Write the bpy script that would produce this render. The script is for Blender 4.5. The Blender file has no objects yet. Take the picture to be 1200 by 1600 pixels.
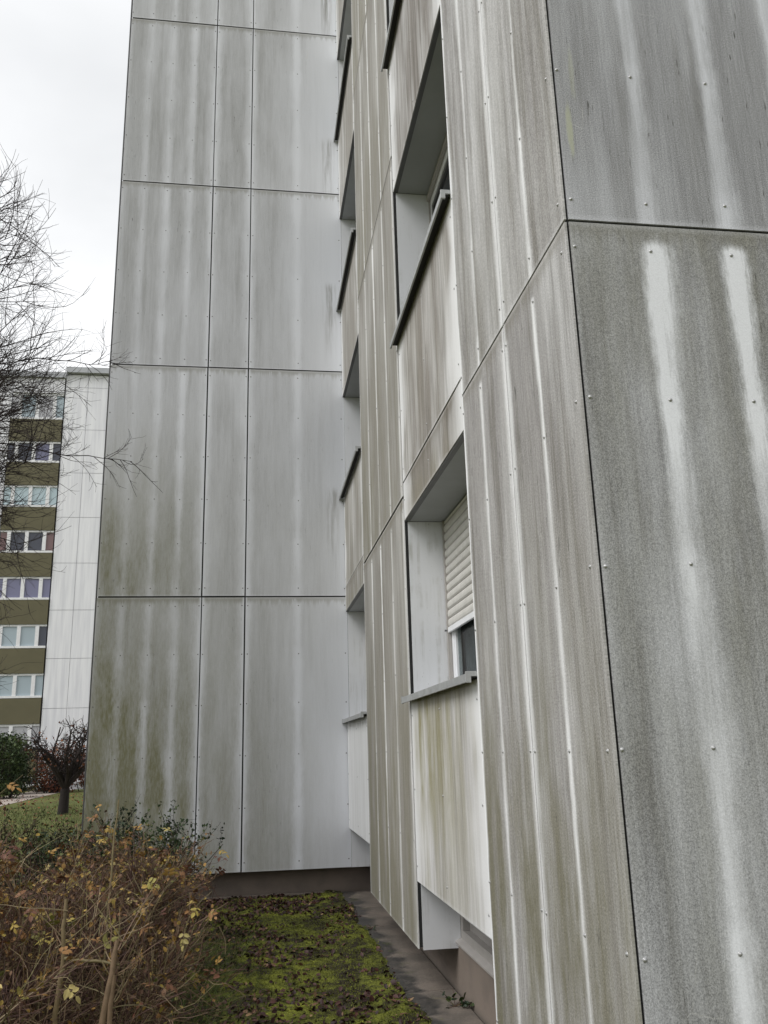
import bpy, math, random
import numpy as np
from mathutils import Matrix, Vector

random.seed(7)
rng = np.random.default_rng(11)
scene = bpy.context.scene
COL = scene.collection
G = 1.64            # camera height above the ground (world z of the eye)

# ------------------------------------------------------------------ camera
YAW, PITCH, ROLL, FPX = 0.15169, 0.26686, -0.02893, 1354.83
cy_, sy_, cp_, sp_ = math.cos(YAW), math.sin(YAW), math.cos(PITCH), math.sin(PITCH)
fwd = Vector((sy_ * cp_, cy_ * cp_, sp_)); rgt = Vector((cy_, -sy_, 0)); up = rgt.cross(fwd)
cr_, sr_ = math.cos(ROLL), math.sin(ROLL)
r2 = cr_ * rgt + sr_ * up; u2 = -sr_ * rgt + cr_ * up
cam_data = bpy.data.cameras.new('camera'); cam = bpy.data.objects.new('camera', cam_data); COL.objects.link(cam)
cam.matrix_world = Matrix(((r2.x, u2.x, -fwd.x, 0), (r2.y, u2.y, -fwd.y, 0), (r2.z, u2.z, -fwd.z, G), (0, 0, 0, 1)))
cam_data.sensor_fit = 'VERTICAL'; cam_data.sensor_height = 36.0; cam_data.sensor_width = 27.0
cam_data.lens = FPX / 1600 * 36.0
cam_data.clip_start = 0.05; cam_data.clip_end = 3000
scene.camera = cam

# ------------------------------------------------------------------ world / light / exposure
SUN_EL, SUN_AZ = 50.0, -62.0     # azimuth from +Y towards +X; the bright part of the cloud lies left and a little behind
world = bpy.data.worlds.new("World"); scene.world = world; world.use_nodes = True
wn = world.node_tree; wn.nodes.clear()
wo = wn.nodes.new('ShaderNodeOutputWorld'); bg = wn.nodes.new('ShaderNodeBackground')
sky = wn.nodes.new('ShaderNodeTexSky'); sky.sky_type = 'NISHITA'; sky.sun_disc = False
sky.sun_elevation = math.radians(SUN_EL); sky.sun_rotation = math.radians(SUN_AZ)
sky.air_density = 1.0; sky.dust_density = 3.0
tc = wn.nodes.new('ShaderNodeTexCoord')
mp = wn.nodes.new('ShaderNodeMapping'); mp.inputs['Scale'].default_value = (1.0, 1.0, 2.2)
nz = wn.nodes.new('ShaderNodeTexNoise'); nz.inputs['Scale'].default_value = 1.6; nz.inputs['Detail'].default_value = 5; nz.inputs['Roughness'].default_value = 0.45
nz.inputs['Distortion'].default_value = 0.4
rp = wn.nodes.new('ShaderNodeValToRGB')
rp.color_ramp.elements[0].position = 0.34; rp.color_ramp.elements[0].color = (5.4, 5.5, 5.6, 1)
rp.color_ramp.elements[1].position = 0.66; rp.color_ramp.elements[1].color = (8.3, 8.35, 8.4, 1)
mx = wn.nodes.new('ShaderNodeMixRGB'); mx.inputs['Fac'].default_value = 0.94
wn.links.new(tc.outputs['Generated'], mp.inputs[0]); wn.links.new(mp.outputs[0], nz.inputs['Vector'])
wn.links.new(nz.outputs['Fac'], rp.inputs[0]); wn.links.new(sky.outputs[0], mx.inputs[1]); wn.links.new(rp.outputs[0], mx.inputs[2])
wn.links.new(mx.outputs[0], bg.inputs[0]); bg.inputs[1].default_value = 0.105
wn.links.new(bg.outputs[0], wo.inputs[0])
sd = bpy.data.lights.new('sun', 'SUN'); sd.energy = 1.5; sd.angle = math.radians(35); sd.color = (1.0, 0.99, 0.975)
sun = bpy.data.objects.new('sun', sd); COL.objects.link(sun)
az, el = math.radians(SUN_AZ), math.radians(SUN_EL)
to_sun = Vector((math.sin(az) * math.cos(el), math.cos(az) * math.cos(el), math.sin(el)))
to_sun = Vector((-0.62, -0.28, 0.73)).normalized()
sun.rotation_euler = to_sun.to_track_quat('Z', 'Y').to_euler(); sun.location = (-20, -10, 40)
sky.sun_elevation = math.asin(to_sun.z); sky.sun_rotation = math.atan2(to_sun.x, to_sun.y)
scene.view_settings.view_transform = 'Standard'; scene.view_settings.look = 'None'
scene.view_settings.gamma = 1; scene.view_settings.exposure = 0.47; scene.view_settings.use_curve_mapping = False

# ------------------------------------------------------------------ node helpers
class NB:
    def __init__(s, name):
        s.m = bpy.data.materials.new(name); s.m.use_nodes = True
        s.t = s.m.node_tree; s.bsdf = s.t.nodes['Principled BSDF']
        s.bsdf.inputs['Specular IOR Level'].default_value = 0.3
    def node(s, ty, **kw):
        n = s.t.nodes.new(ty)
        for k, v in kw.items(): setattr(n, k, v)
        return n
    def put(s, sock, v):
        if isinstance(v, bpy.types.NodeSocket): s.t.links.new(v, sock)
        elif isinstance(v, (tuple, list)) and len(v) == 3 and sock.type == 'RGBA': sock.default_value = (*v, 1)
        else: sock.default_value = v
    def M(s, op, a, b=0.0, c=0.0, clamp=False):
        n = s.node('ShaderNodeMath', operation=op, use_clamp=clamp)
        s.put(n.inputs[0], a); s.put(n.inputs[1], b); s.put(n.inputs[2], c)
        return n.outputs[0]
    def xyz(s, x, y, z=0.0):
        n = s.node('ShaderNodeCombineXYZ')
        s.put(n.inputs[0], x); s.put(n.inputs[1], y); s.put(n.inputs[2], z); return n.outputs[0]
    def sep(s, v):
        n = s.node('ShaderNodeSeparateXYZ'); s.put(n.inputs[0], v); return n.outputs
    def noise(s, v, scale=1.0, detail=2.0, rough=0.5, dist=0.0):
        n = s.node('ShaderNodeTexNoise'); s.put(n.inputs['Vector'], v)
        n.inputs['Scale'].default_value = scale; n.inputs['Detail'].default_value = detail
        n.inputs['Roughness'].default_value = rough; n.inputs['Distortion'].default_value = dist
        return n.outputs['Fac']
    def smooth(s, x, a, b):
        """0 at a -> 1 at b (a may be above b)"""
        n = s.node('ShaderNodeMapRange', interpolation_type='SMOOTHSTEP')
        s.put(n.inputs[0], x); s.put(n.inputs[1], a); s.put(n.inputs[2], b); n.inputs[3].default_value = 0; n.inputs[4].default_value = 1
        return n.outputs[0]
    def remap(s, x, a, b, c, d):
        n = s.node('ShaderNodeMapRange'); s.put(n.inputs[0], x)
        for i, v in enumerate((a, b, c, d)): s.put(n.inputs[i + 1], v)
        return n.outputs[0]
    def mix(s, f, a, b, mode='MIX'):
        n = s.node('ShaderNodeMixRGB', blend_type=mode); s.put(n.inputs[0], f); s.put(n.inputs[1], a); s.put(n.inputs[2], b)
        return n.outputs[0]
    def ramp(s, x, stops):
        n = s.node('ShaderNodeValToRGB'); s.put(n.inputs[0], x); e = n.color_ramp.elements
        while len(e) < len(stops): e.new(0.5)
        for i, (p, c) in enumerate(stops): e[i].position = p; e[i].color = (*c, 1)
        return n.outputs[0]
    def bump(s, h, strength=0.3, dist=0.002):
        n = s.node('ShaderNodeBump'); n.inputs['Strength'].default_value = strength; n.inputs['Distance'].default_value = dist
        s.put(n.inputs['Height'], h); s.t.links.new(n.outputs[0], s.bsdf.inputs['Normal']); return n
    def fin(s, col, rough=0.7):
        s.put(s.bsdf.inputs['Base Color'], col); s.put(s.bsdf.inputs['Roughness'], rough); return s.m
    def objpos(s):
        return s.node('ShaderNodeTexCoord').outputs['Object']
    def geopos(s):
        return s.node('ShaderNodeNewGeometry').outputs['Position']

def plain(name, col, rough=0.6, metal=0.0, var=0.08, scale=6.0):
    b = NB(name); n = b.noise(b.geopos(), scale, 4, 0.6)
    f = b.remap(n, 0.3, 0.7, 1 - var, 1 + var)
    c = b.mix(1.0, col, b.xyz(f, f, f), 'MULTIPLY')
    b.bsdf.inputs['Metallic'].default_value = metal
    return b.fin(c, rough)

def cladding(name, clean, dirt, algae, sw, ss, ew, ea, grain=0.25, stripes=0.12, ticks=0.5, patch=False, gscale=260, lowvar=0.5, inner=0.3, flip=False, hair=0.1, wander=1.4, dark=0.5, fade=0.5, aflat=0.0):
    b = NB(name)
    def uvn(n):
        x = b.node('ShaderNodeUVMap', uv_map=n); return b.sep(x.outputs[0])
    def prop(n):
        x = b.node('ShaderNodeAttribute', attribute_type='OBJECT', attribute_name=n); return x.outputs['Fac']
    o = uvn('uv'); U, V = o[0], o[1]
    o = uvn('size'); W, H = o[0], o[1]
    o = uvn('rivet_column'); cc, ct = o[0], o[1]
    R = b.M('MULTIPLY', b.node('ShaderNodeObjectInfo').outputs['Random'], 57.0)
    ccR = b.M('ADD', b.M('MULTIPLY', cc, 7.3), R)
    wob = b.M('MULTIPLY', b.M('SUBTRACT', b.noise(b.xyz(b.M('MULTIPLY', V, 0.8), ccR, 3.1), 1, 4, 0.65), 0.5), sw * wander)
    fine = b.noise(b.xyz(b.M('MULTIPLY', U, 60), b.M('MULTIPLY', V, 12), R), 1, 3, 0.7)
    o = uvn('rivet_row'); r0, rs = o[0], o[1]
    o = uvn('column_strength'); ck = o[0]
    ph = b.M('FRACT', b.M('ADD', b.M('DIVIDE', b.M('SUBTRACT', V, b.M('ADD', r0, 0.11)), rs), 20.0))
    pw = b.M('MULTIPLY', b.smooth(ph, 0.0, 0.85), b.smooth(ph, 1.0, 0.84))
    sgn = b.M('ADD', b.M('SUBTRACT', U, cc), wob)
    d = b.M('MAXIMUM', b.M('MULTIPLY', sgn, 1.0 if not flip else 0.68), b.M('MULTIPLY', sgn, -0.68 if not flip else -1.0))
    dy = b.M('MAXIMUM', b.M('SUBTRACT', V, ct), 0.0)
    dist = b.M('SQRT', b.M('ADD', b.M('MULTIPLY', d, d), b.M('MULTIPLY', dy, dy)))
    dist = b.M('ADD', dist, b.M('MULTIPLY', b.M('SUBTRACT', fine, 0.5), sw * 0.5))
    wn_ = b.M('MULTIPLY', b.remap(b.noise(b.xyz(b.M('MULTIPLY', V, 1.3), ccR, 9.0), 1, 2), 0.3, 0.7, 0.62, 1.25), sw)
    wn_ = b.M('MULTIPLY', wn_, b.remap(pw, 0, 1, 0.94, 1.04))
    s = b.smooth(dist, wn_, b.M('MULTIPLY', wn_, inner))
    sv = b.remap(b.noise(b.xyz(b.M('MULTIPLY', V, 0.9), ccR, 21.0), 1, 2), 0.3, 0.7, 0.5, 1.1)
    sv = b.M('MULTIPLY', b.M('MULTIPLY', sv, ck), b.remap(pw, 0, 1, 0.86, 1.04))
    # strongest just under the top fixing, then thinner and broken up by grime lower down
    fd = b.remap(b.smooth(b.M('SUBTRACT', ct, V), 0.25, 1.1), 0, 1, 1.0, 1.0 - fade * 0.6)
    brk = b.remap(b.noise(b.xyz(b.M('MULTIPLY', U, 48), b.M('MULTIPLY', V, 2.0), ccR), 1, 5, 0.7), 0.33, 0.67, 1.0 - fade * 0.7, 1.12)
    s = b.M('MULTIPLY', b.M('MULTIPLY', b.M('MULTIPLY', s, fd), b.M('MULTIPLY', sv, brk)), ss, clamp=True)
    efac = b.M('ADD', b.M('MULTIPLY', prop('edge_left'), b.M('LESS_THAN', U, b.M('MULTIPLY', W, 0.5))), b.M('MULTIPLY', prop('edge_right'), b.M('GREATER_THAN', U, b.M('MULTIPLY', W, 0.5))))
    eu = b.M('MINIMUM', U, b.M('SUBTRACT', W, U)); ev = b.M('MINIMUM', V, b.M('SUBTRACT', H, V))
    ewn = b.M('MULTIPLY', b.remap(b.noise(b.xyz(b.M('MULTIPLY', V, 1.6), R, U), 1, 2), 0.3, 0.7, 0.3, 1.5), ew)
    e = b.M('MULTIPLY', b.smooth(b.M('ADD', eu, b.M('MULTIPLY', b.M('SUBTRACT', fine, 0.5), 0.012)), ewn, 0.0), b.M('MULTIPLY', efac, ea))
    e2 = b.M('MULTIPLY', b.smooth(ev, 0.03, 0.004), 0.28)
    keep = b.M('MULTIPLY', b.M('SUBTRACT', 1.0, s), b.M('SUBTRACT', 1.0, b.M('MAXIMUM', e, e2)))
    low = b.noise(b.xyz(b.M('MULTIPLY', U, 2.2), b.M('MULTIPLY', V, 0.55), R), 1, 3, 0.55)
    mid = b.noise(b.xyz(b.M('MULTIPLY', U, 16), b.M('MULTIPLY', V, 0.9), R), 1, 4, 0.6)
    t = b.M('DIVIDE', U, W)
    dl = b.M('ADD', b.M('MULTIPLY', prop('dirt_left'), b.M('SUBTRACT', 1.0, t)), b.M('MULTIPLY', prop('dirt_right'), t))
    amt = b.M('MULTIPLY', dl, b.remap(low, 0.3, 0.7, 1 - lowvar, 1 + lowvar * 0.6))
    amt = b.M('ADD', amt, b.M('MULTIPLY', b.M('SUBTRACT', mid, 0.5), stripes * 3))
    dm = b.M('MULTIPLY', b.M('MINIMUM', b.M('MAXIMUM', amt, 0.0), 1.0), keep, clamp=True)
    col = b.mix(dm, clean, dirt)
    # run-down grime stripes
    st = b.noise(b.xyz(b.M('MULTIPLY', U, 90), b.M('MULTIPLY', V, 2.0), R), 1, 3, 0.65)
    k = b.remap(st, 0.3, 0.7, 1 - stripes, 1 + stripes * 0.6); kk = b.M('ADD', b.M('MULTIPLY', k, dm), b.M('SUBTRACT', 1.0, dm))
    col = b.mix(1.0, col, b.xyz(kk, kk, kk), 'MULTIPLY')
    # darker soot columns, a tone of its own for each panel, and a dirty fringe under each joint
    dk = b.smooth(b.noise(b.xyz(b.M('MULTIPLY', U, 11), b.M('MULTIPLY', V, 0.55), b.M('ADD', R, 31.0)), 1, 5, 0.68), 0.47, 0.66)
    col = b.mix(b.M('MULTIPLY', b.M('MULTIPLY', dk, dm), dark), col, (dirt[0] * 0.5, dirt[1] * 0.48, dirt[2] * 0.43))
    tone = b.remap(b.M('FRACT', b.M('MULTIPLY', R, 3.77)), 0, 1, 0.955, 1.045); col = b.mix(1.0, col, b.xyz(tone, tone, tone), 'MULTIPLY')
    fr_ = b.noise(b.xyz(b.M('MULTIPLY', U, 22), 0.0, b.M('ADD', R, 3.0)), 1, 4, 0.7)
    fm = b.smooth(b.M('SUBTRACT', H, V), b.remap(fr_, 0.35, 0.7, 0.02, 0.20), 0.015)
    col = b.mix(b.M('MULTIPLY', b.M('MULTIPLY', fm, 0.5), keep), col, (dirt[0] * 0.55, dirt[1] * 0.52, dirt[2] * 0.42))
    # soot smear running down below a sill end
    su, sv_ = prop('smear_u'), prop('smear_v')
    du = b.M('DIVIDE', b.M('SUBTRACT', U, su), 0.13); dvv = b.M('SUBTRACT', sv_, V)
    sm = b.M('MULTIPLY', b.smooth(b.M('ABSOLUTE', du), 1.0, 0.0), b.M('MULTIPLY', b.smooth(dvv, -0.02, 0.12), b.smooth(dvv, 1.5, 0.1)))
    sm = b.M('MULTIPLY', sm, b.remap(b.noise(b.xyz(b.M('MULTIPLY', U, 28), b.M('MULTIPLY', V, 1.4), R), 1, 4, 0.65), 0.4, 0.62, 0.0, 0.8), clamp=True)
    col = b.mix(sm, col, (0.20, 0.19, 0.165))
    # hairline scratches
    vo = b.node('ShaderNodeTexVoronoi', feature='DISTANCE_TO_EDGE'); vo.inputs['Scale'].default_value = 2.3
    b.put(vo.inputs['Vector'], b.xyz(b.M('ADD', U, b.M('MULTIPLY', low, 0.5)), V, R))
    sc_ = b.M('MULTIPLY', b.smooth(vo.outputs['Distance'], 0.005, 0.001), b.smooth(b.noise(b.xyz(U, V, b.M('ADD', R, 9.0)), 4.5, 2), 0.58, 0.66))
    col = b.mix(b.M('MULTIPLY', sc_, 0.28), col, (0.62, 0.61, 0.58))
    hn = b.noise(b.xyz(b.M('MULTIPLY', U, 260), b.M('MULTIPLY', V, 7.0), R), 1, 3, 0.7)
    k = b.remap(hn, 0.32, 0.68, 1 - hair, 1 + hair * 0.8); kk = b.M('ADD', b.M('MULTIPLY', k, dm), b.M('SUBTRACT', 1.0, dm))
    col = b.mix(1.0, col, b.xyz(kk, kk, kk), 'MULTIPLY')
    # algae
    al = b.M('ADD', b.M('MULTIPLY', prop('algae_left'), b.M('SUBTRACT', 1.0, t)), b.M('MULTIPLY', prop('algae_right'), t))
    vr = b.M('DIVIDE', V, H)
    vf = b.M('ADD', b.M('MULTIPLY', b.smooth(vr, 0.95, 0.05), b.M('SUBTRACT', 1.0, prop('algae_high'))), b.M('MULTIPLY', b.smooth(vr, 0.05, 0.9), prop('algae_high')))
    an = b.remap(b.noise(b.xyz(b.M('MULTIPLY', U, 5.5), b.M('MULTIPLY', V, 1.1), b.M('ADD', R, 5.0)), 1, 4, 0.6), 0.36, 0.62, 0.15 + 0.45 * aflat, 1.25 - 0.25 * aflat)
    am = b.M('MULTIPLY', b.M('MULTIPLY', al, vf), an)
    am = b.M('MULTIPLY', am, b.M('ADD', b.M('MULTIPLY', keep, 0.9), 0.1), clamp=True)
    am = b.M('MULTIPLY', am, b.remap(fine, 0.3, 0.7, 0.75, 1.1), clamp=True)
    col = b.mix(am, col, algae)
    # speckle
    g1 = b.noise(b.xyz(U, b.M('MULTIPLY', V, 0.8), R), gscale, 3, 0.75)
    k = b.remap(g1, 0.3, 0.7, 1 - grain, 1 + grain * 0.9)
    kk = b.M('ADD', b.M('MULTIPLY', b.M('SUBTRACT', k, 1.0), b.remap(dm, 0, 1, 0.15, 1.0)), 1.0)
    col = b.mix(1.0, col, b.xyz(kk, kk, kk), 'MULTIPLY')
    # short dark vertical ticks where grime has caught
    tk = b.smooth(b.noise(b.xyz(b.M('MULTIPLY', U, 75), b.M('MULTIPLY', V, 9), R), 1, 2, 0.5), 0.67, 0.76)
    tk = b.M('MULTIPLY', b.M('MULTIPLY', tk, b.smooth(low, 0.42, 0.6)), b.M('MULTIPLY', dm, ticks))
    col = b.mix(tk, col, (0.07, 0.068, 0.06))
    if patch:
        # yellow-green lichen tongue and a fainter one above it
        for (pu, pv, au, av, kf) in ((0.040, 0.40, 0.013, 0.12, 0.75), (0.070, 0.66, 0.011, 0.12, 0.35)):
            du = b.M('DIVIDE', b.M('SUBTRACT', U, pu), au); dv = b.M('DIVIDE', b.M('SUBTRACT', V, pv), av)
            q = b.M('ADD', b.M('ADD', b.M('MULTIPLY', du, du), b.M('MULTIPLY', dv, dv)), b.M('MULTIPLY', b.M('SUBTRACT', fine, 0.5), 2.6))
            col = b.mix(b.M('MULTIPLY', b.smooth(q, 1.7, 0.0), kf), col, (0.42, 0.43, 0.31))
    bw = b.noise(b.xyz(U, V, R), gscale * 0.55, 3, 0.6)
    b.bump(bw, 0.35, 0.0022)
    return b.fin(col, 0.62)

# ------------------------------------------------------------------ mesh helpers
def mesh_np(name, verts, faces, mats, smooth=False, attrs=None, mat_idx=None):
    """faces: (n,k) int array of one size, or list of them"""
    me = bpy.data.meshes.new(name)
    verts = np.asarray(verts, dtype=np.float32)
    fl = faces if isinstance(faces, list) and len(faces) and isinstance(faces[0], np.ndarray) else [np.asarray(faces)]
    idx = np.concatenate([f.ravel() for f in fl]).astype(np.int32)
    tot = np.concatenate([np.full(len(f), f.shape[1], dtype=np.int32) for f in fl])
    start = np.concatenate([[0], np.cumsum(tot)[:-1]]).astype(np.int32)
    me.vertices.add(len(verts)); me.vertices.foreach_set('co', verts.ravel())
    me.loops.add(len(idx)); me.loops.foreach_set('vertex_index', idx)
    me.polygons.add(len(tot)); me.polygons.foreach_set('loop_start', start)
    try: me.polygons.foreach_set('loop_total', tot)
    except Exception: pass
    if mat_idx is not None: me.polygons.foreach_set('material_index', np.asarray(mat_idx, dtype=np.int32))
    for m in mats: me.materials.append(m)
    if attrs:
        for k, v in attrs.items():
            a = me.attributes.new(k, 'FLOAT', 'POINT'); a.data.foreach_set('value', np.asarray(v, dtype=np.float32))
    me.update(calc_edges=True); me.validate()
    me.polygons.foreach_set('use_smooth', np.full(len(me.polygons), bool(smooth)))
    return me

def link(name, me, parent=None, **props):
    o = bpy.data.objects.new(name, me); COL.objects.link(o)
    if parent is not None: o.parent = parent
    for k, v in props.items(): o[k] = v
    return o

def thing(name, label, cat, loc=(0, 0, 0), group=None):
    o = bpy.data.objects.new(name, None); COL.objects.link(o); o.location = loc; o.empty_display_size = 0.2
    o['label'] = label; o['category'] = cat
    if group: o['group'] = group
    return o

BOXF = np.array([[0, 1, 3, 2], [4, 6, 7, 5], [0, 4, 5, 1], [2, 3, 7, 6], [0, 2, 6, 4], [1, 5, 7, 3]])
def box_v(x0, x1, y0, y1, z0, z1):
    return [(x, y, z) for x in (x0, x1) for y in (y0, y1) for z in (z0, z1)]
def boxes(name, bl, mat, parent=None, bevel=0.0, **props):
    """bl: list of (x0,x1,y0,y1,z0,z1)"""
    V, F = [], []
    for k, bx in enumerate(bl):
        V += box_v(*bx); F.append(BOXF + 8 * k)
    me = mesh_np(name, V, np.concatenate(F)[:, ::-1], [mat])
    o = link(name, me, parent, **props)
    if bevel:
        m = o.modifiers.new('b', 'BEVEL'); m.width = bevel; m.segments = 2; m.limit_method = 'ANGLE'
    return o

def tubes(P, R, sides=3, tint=None):
    """P (N,K,3), R (N,K): returns verts, quads, tint per vertex"""
    N, K, _ = P.shape
    T = np.gradient(P, axis=1); T /= (np.linalg.norm(T, axis=2, keepdims=True) + 1e-9)
    ref = np.zeros((N, 1, 3)); ref[:, 0] = rng.normal(size=(N, 3)); ref = np.broadcast_to(ref, T.shape)
    A = np.cross(T, ref); A /= (np.linalg.norm(A, axis=2, keepdims=True) + 1e-9); B = np.cross(T, A)
    ang = np.arange(sides) * 2 * np.pi / sides
    V = P[:, :, None, :] + R[:, :, None, None] * (np.cos(ang)[None, None, :, None] * A[:, :, None, :] + np.sin(ang)[None, None, :, None] * B[:, :, None, :])
    idx = np.arange(N * K * sides).reshape(N, K, sides)
    a = idx[:, :-1]; c = idx[:, 1:]
    F = np.stack([a, np.roll(a, -1, 2), np.roll(c, -1, 2), c], -1).reshape(-1, 4)
    if tint is None: tint = rng.random(N)
    tv = np.broadcast_to(np.asarray(tint)[:, None, None], (N, K, sides)).ravel()
    return V.reshape(-1, 3), F, tv

class Cloud:
    """gathers tube groups into one mesh"""
    def __init__(s): s.V = []; s.F = {}; s.T = []; s.n = 0
    def add(s, V, F, T):
        s.V.append(V); s.F.setdefault(F.shape[1], []).append(F + s.n); s.T.append(T); s.n += len(V)
    def mesh(s, name, mat, smooth=False):
        return mesh_np(name, np.concatenate(s.V), [np.concatenate(f) for f in s.F.values()], [mat], smooth, {'tint': np.concatenate(s.T)})

def rand_rot(n, up_bias=0.0):
    q = rng.normal(size=(n, 4)); 
    if up_bias: q[:, 0] += 0; q[:, 1:3] *= (1 - up_bias)
    q /= np.linalg.norm(q, axis=1, keepdims=True)
    w, x, y, z = q.T
    return np.stack([np.stack([1 - 2 * (y * y + z * z), 2 * (x * y - z * w), 2 * (x * z + y * w)], -1),
                     np.stack([2 * (x * y + z * w), 1 - 2 * (x * x + z * z), 2 * (y * z - x * w)], -1),
                     np.stack([2 * (x * z - y * w), 2 * (y * z + x * w), 1 - 2 * (x * x + y * y)], -1)], 1)
# one leaf blade: length 1 along x, folded along the midrib and tipped down at the end
LV = np.array([(0, 0, 0), (0.3, 0.2, 0.05), (0.32, 0, 0), (0.3, -0.2, 0.05), (0.7, 0.17, 0.0), (0.72, 0, -0.05), (0.7, -0.17, 0.0), (1, 0, -0.13)])
LF3 = np.array([(0, 2, 1), (0, 3, 2), (4, 5, 7), (5, 6, 7)]); LF4 = np.array([(1, 2, 5, 4), (2, 3, 6, 5)])
def leaves(P, size, up_bias=0.5, tint=None, width=1.0):
    n = len(P); Rm = rand_rot(n, up_bias); sc = np.asarray(size) * np.ones(n)
    L = LV * np.array([1, width, 1]) ; L = L - np.array([0.5, 0, 0])
    V = np.einsum('nij,kj->nki', Rm, L) * sc[:, None, None] + P[:, None, :]
    off = (np.arange(n) * 8)[:, None, None]
    if tint is None: tint = rng.random(n)
    return V.reshape(-1, 3), (LF3 + off).reshape(-1, 3), (LF4 + off).reshape(-1, 4), np.repeat(tint, 8)
def leaf_mesh(name, P, size, mat, **kw):
    V, F3, F4, T = leaves(P, size, **kw)
    return mesh_np(name, V, [F3, F4], [mat], False, {'tint': T})

# ------------------------------------------------------------------ materials
M_A = cladding('fibre_cement_grey', (0.73, 0.745, 0.78), (0.445, 0.45, 0.455), (0.20, 0.195, 0.115), 0.085, 1.15, 0.05, 0.9, grain=0.16, stripes=0.055, ticks=0.6, inner=0.0, hair=0.12, lowvar=0.35, wander=0.4, dark=0.28, fade=0.2, aflat=0.95)
M_B = cladding('fibre_cement_warm_grime', (0.88, 0.885, 0.89), (0.365, 0.35, 0.342), (0.20, 0.188, 0.135), 0.038, 1.4, 0.05, 0.85, grain=0.46, stripes=0.2, ticks=0.9, gscale=170, lowvar=0.32, inner=0.0, flip=True, hair=0.24, wander=1.3, dark=0.75, fade=0.45)
M_F = cladding('fibre_cement_streaked', (0.88, 0.88, 0.87), (0.325, 0.308, 0.28), (0.23, 0.215, 0.16), 0.055, 1.3, 0.05, 0.7, grain=0.16, stripes=0.13, ticks=0.3, gscale=120, lowvar=0.25, inner=0.0, flip=True, hair=0.12, wander=0.9, dark=0.5, fade=0.3)
M_C = cladding('fibre_cement_rough', (0.78, 0.79, 0.82), (0.30, 0.30, 0.305), (0.21, 0.205, 0.155), 0.066, 1.3, 0.03, 0.5, grain=0.58, stripes=0.17, ticks=0.9, gscale=230, lowvar=0.42, inner=0.1, flip=True, hair=0.12, wander=0.9, dark=0.5, fade=0.42)
M_CU = cladding('fibre_cement_rough_lichen', (0.68, 0.69, 0.73), (0.30, 0.30, 0.308), (0.225, 0.22, 0.17), 0.060, 1.25, 0.02, 0.4, grain=0.54, stripes=0.17, ticks=1.0, patch=True, gscale=230, lowvar=0.42, inner=0.0, flip=True, hair=0.14, wander=0.9, dark=0.45, fade=0.35)
M_S = cladding('fibre_cement_spandrel', (0.84, 0.84, 0.845), (0.29, 0.265, 0.24), (0.27, 0.245, 0.12), 0.02, 0.3, 0.42, 0.95, grain=0.16, stripes=0.30, ticks=0.5, gscale=150, lowvar=0.6, hair=0.16, dark=0.85)
M_S2 = cladding('fibre_cement_spandrel_narrow_edges', (0.80, 0.805, 0.81), (0.34, 0.32, 0.29), (0.27, 0.255, 0.13), 0.03, 0.5, 0.25, 0.9, grain=0.12, stripes=0.24, ticks=0.3, gscale=150, lowvar=0.5, dark=0.5)
b = NB('reveal_panel_light_grey'); p = b.geopos(); o = b.sep(p)
n = b.noise(b.xyz(b.M('MULTIPLY', o[0], 22), b.M('MULTIPLY', o[1], 22), b.M('MULTIPLY', o[2], 1.4)), 1, 4, 0.6); n2 = b.noise(p, 3.5, 4, 0.6); n3 = b.noise(p, 95, 2, 0.5)
c = b.mix(b.M('MULTIPLY', b.smooth(n, 0.45, 0.7), b.smooth(n2, 0.4, 0.65)), (0.70, 0.71, 0.73), (0.50, 0.50, 0.485))
c = b.mix(b.M('MULTIPLY', b.smooth(n3, 0.72, 0.76), 0.5), c, (0.2, 0.19, 0.17))
M_REV = b.fin(c, 0.5)
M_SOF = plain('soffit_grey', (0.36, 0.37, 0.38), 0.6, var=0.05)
M_DARK = plain('dark_joint', (0.03, 0.03, 0.03), 0.8)
M_LIP = plain('dark_metal_profile', (0.12, 0.12, 0.12), 0.45, 0.3)
M_ALU = plain('aluminium_sill', (0.42, 0.43, 0.43), 0.45, 0.35, var=0.15, scale=12)
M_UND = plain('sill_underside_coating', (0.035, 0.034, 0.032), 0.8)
M_RIV = plain('rivet_head', (0.42, 0.42, 0.42), 0.4, 0.4)
M_RIVD = plain('rivet_head_shade_dirt', (0.17, 0.165, 0.16), 0.6)  # far-wing rivets: shade and dirt both put into this darker colour
M_PVC = plain('white_window_frame', (0.78, 0.79, 0.81), 0.35, var=0.03)
M_SLAT = plain('beige_shutter_slat', (0.60, 0.585, 0.55), 0.5, var=0.08, scale=9)
M_CURT = plain('grey_curtain', (0.13, 0.14, 0.145), 0.9)
M_BASE = plain('basement_frame', (0.38, 0.36, 0.34), 0.5, var=0.08)

def glass(name, col, rough=0.05):
    b = NB(name); b.bsdf.inputs['Specular IOR Level'].default_value = 0.6
    return b.fin(col, rough)
M_GLD = glass('dark_window_glass', (0.022, 0.024, 0.032))
b = NB('clear_window_glass')
gl = b.node('ShaderNodeBsdfGlossy'); gl.inputs['Roughness'].default_value = 0.02
tr = b.node('ShaderNodeBsdfTransparent'); tr.inputs[0].default_value = (0.75, 0.78, 0.78, 1)
ms = b.node('ShaderNodeMixShader'); ms.inputs[0].default_value = 0.10
b.t.links.new(tr.outputs[0], ms.inputs[1]); b.t.links.new(gl.outputs[0], ms.inputs[2])
b.t.links.new(ms.outputs[0], b.t.nodes['Material Output'].inputs[0]); M_GLC = b.m

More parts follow.
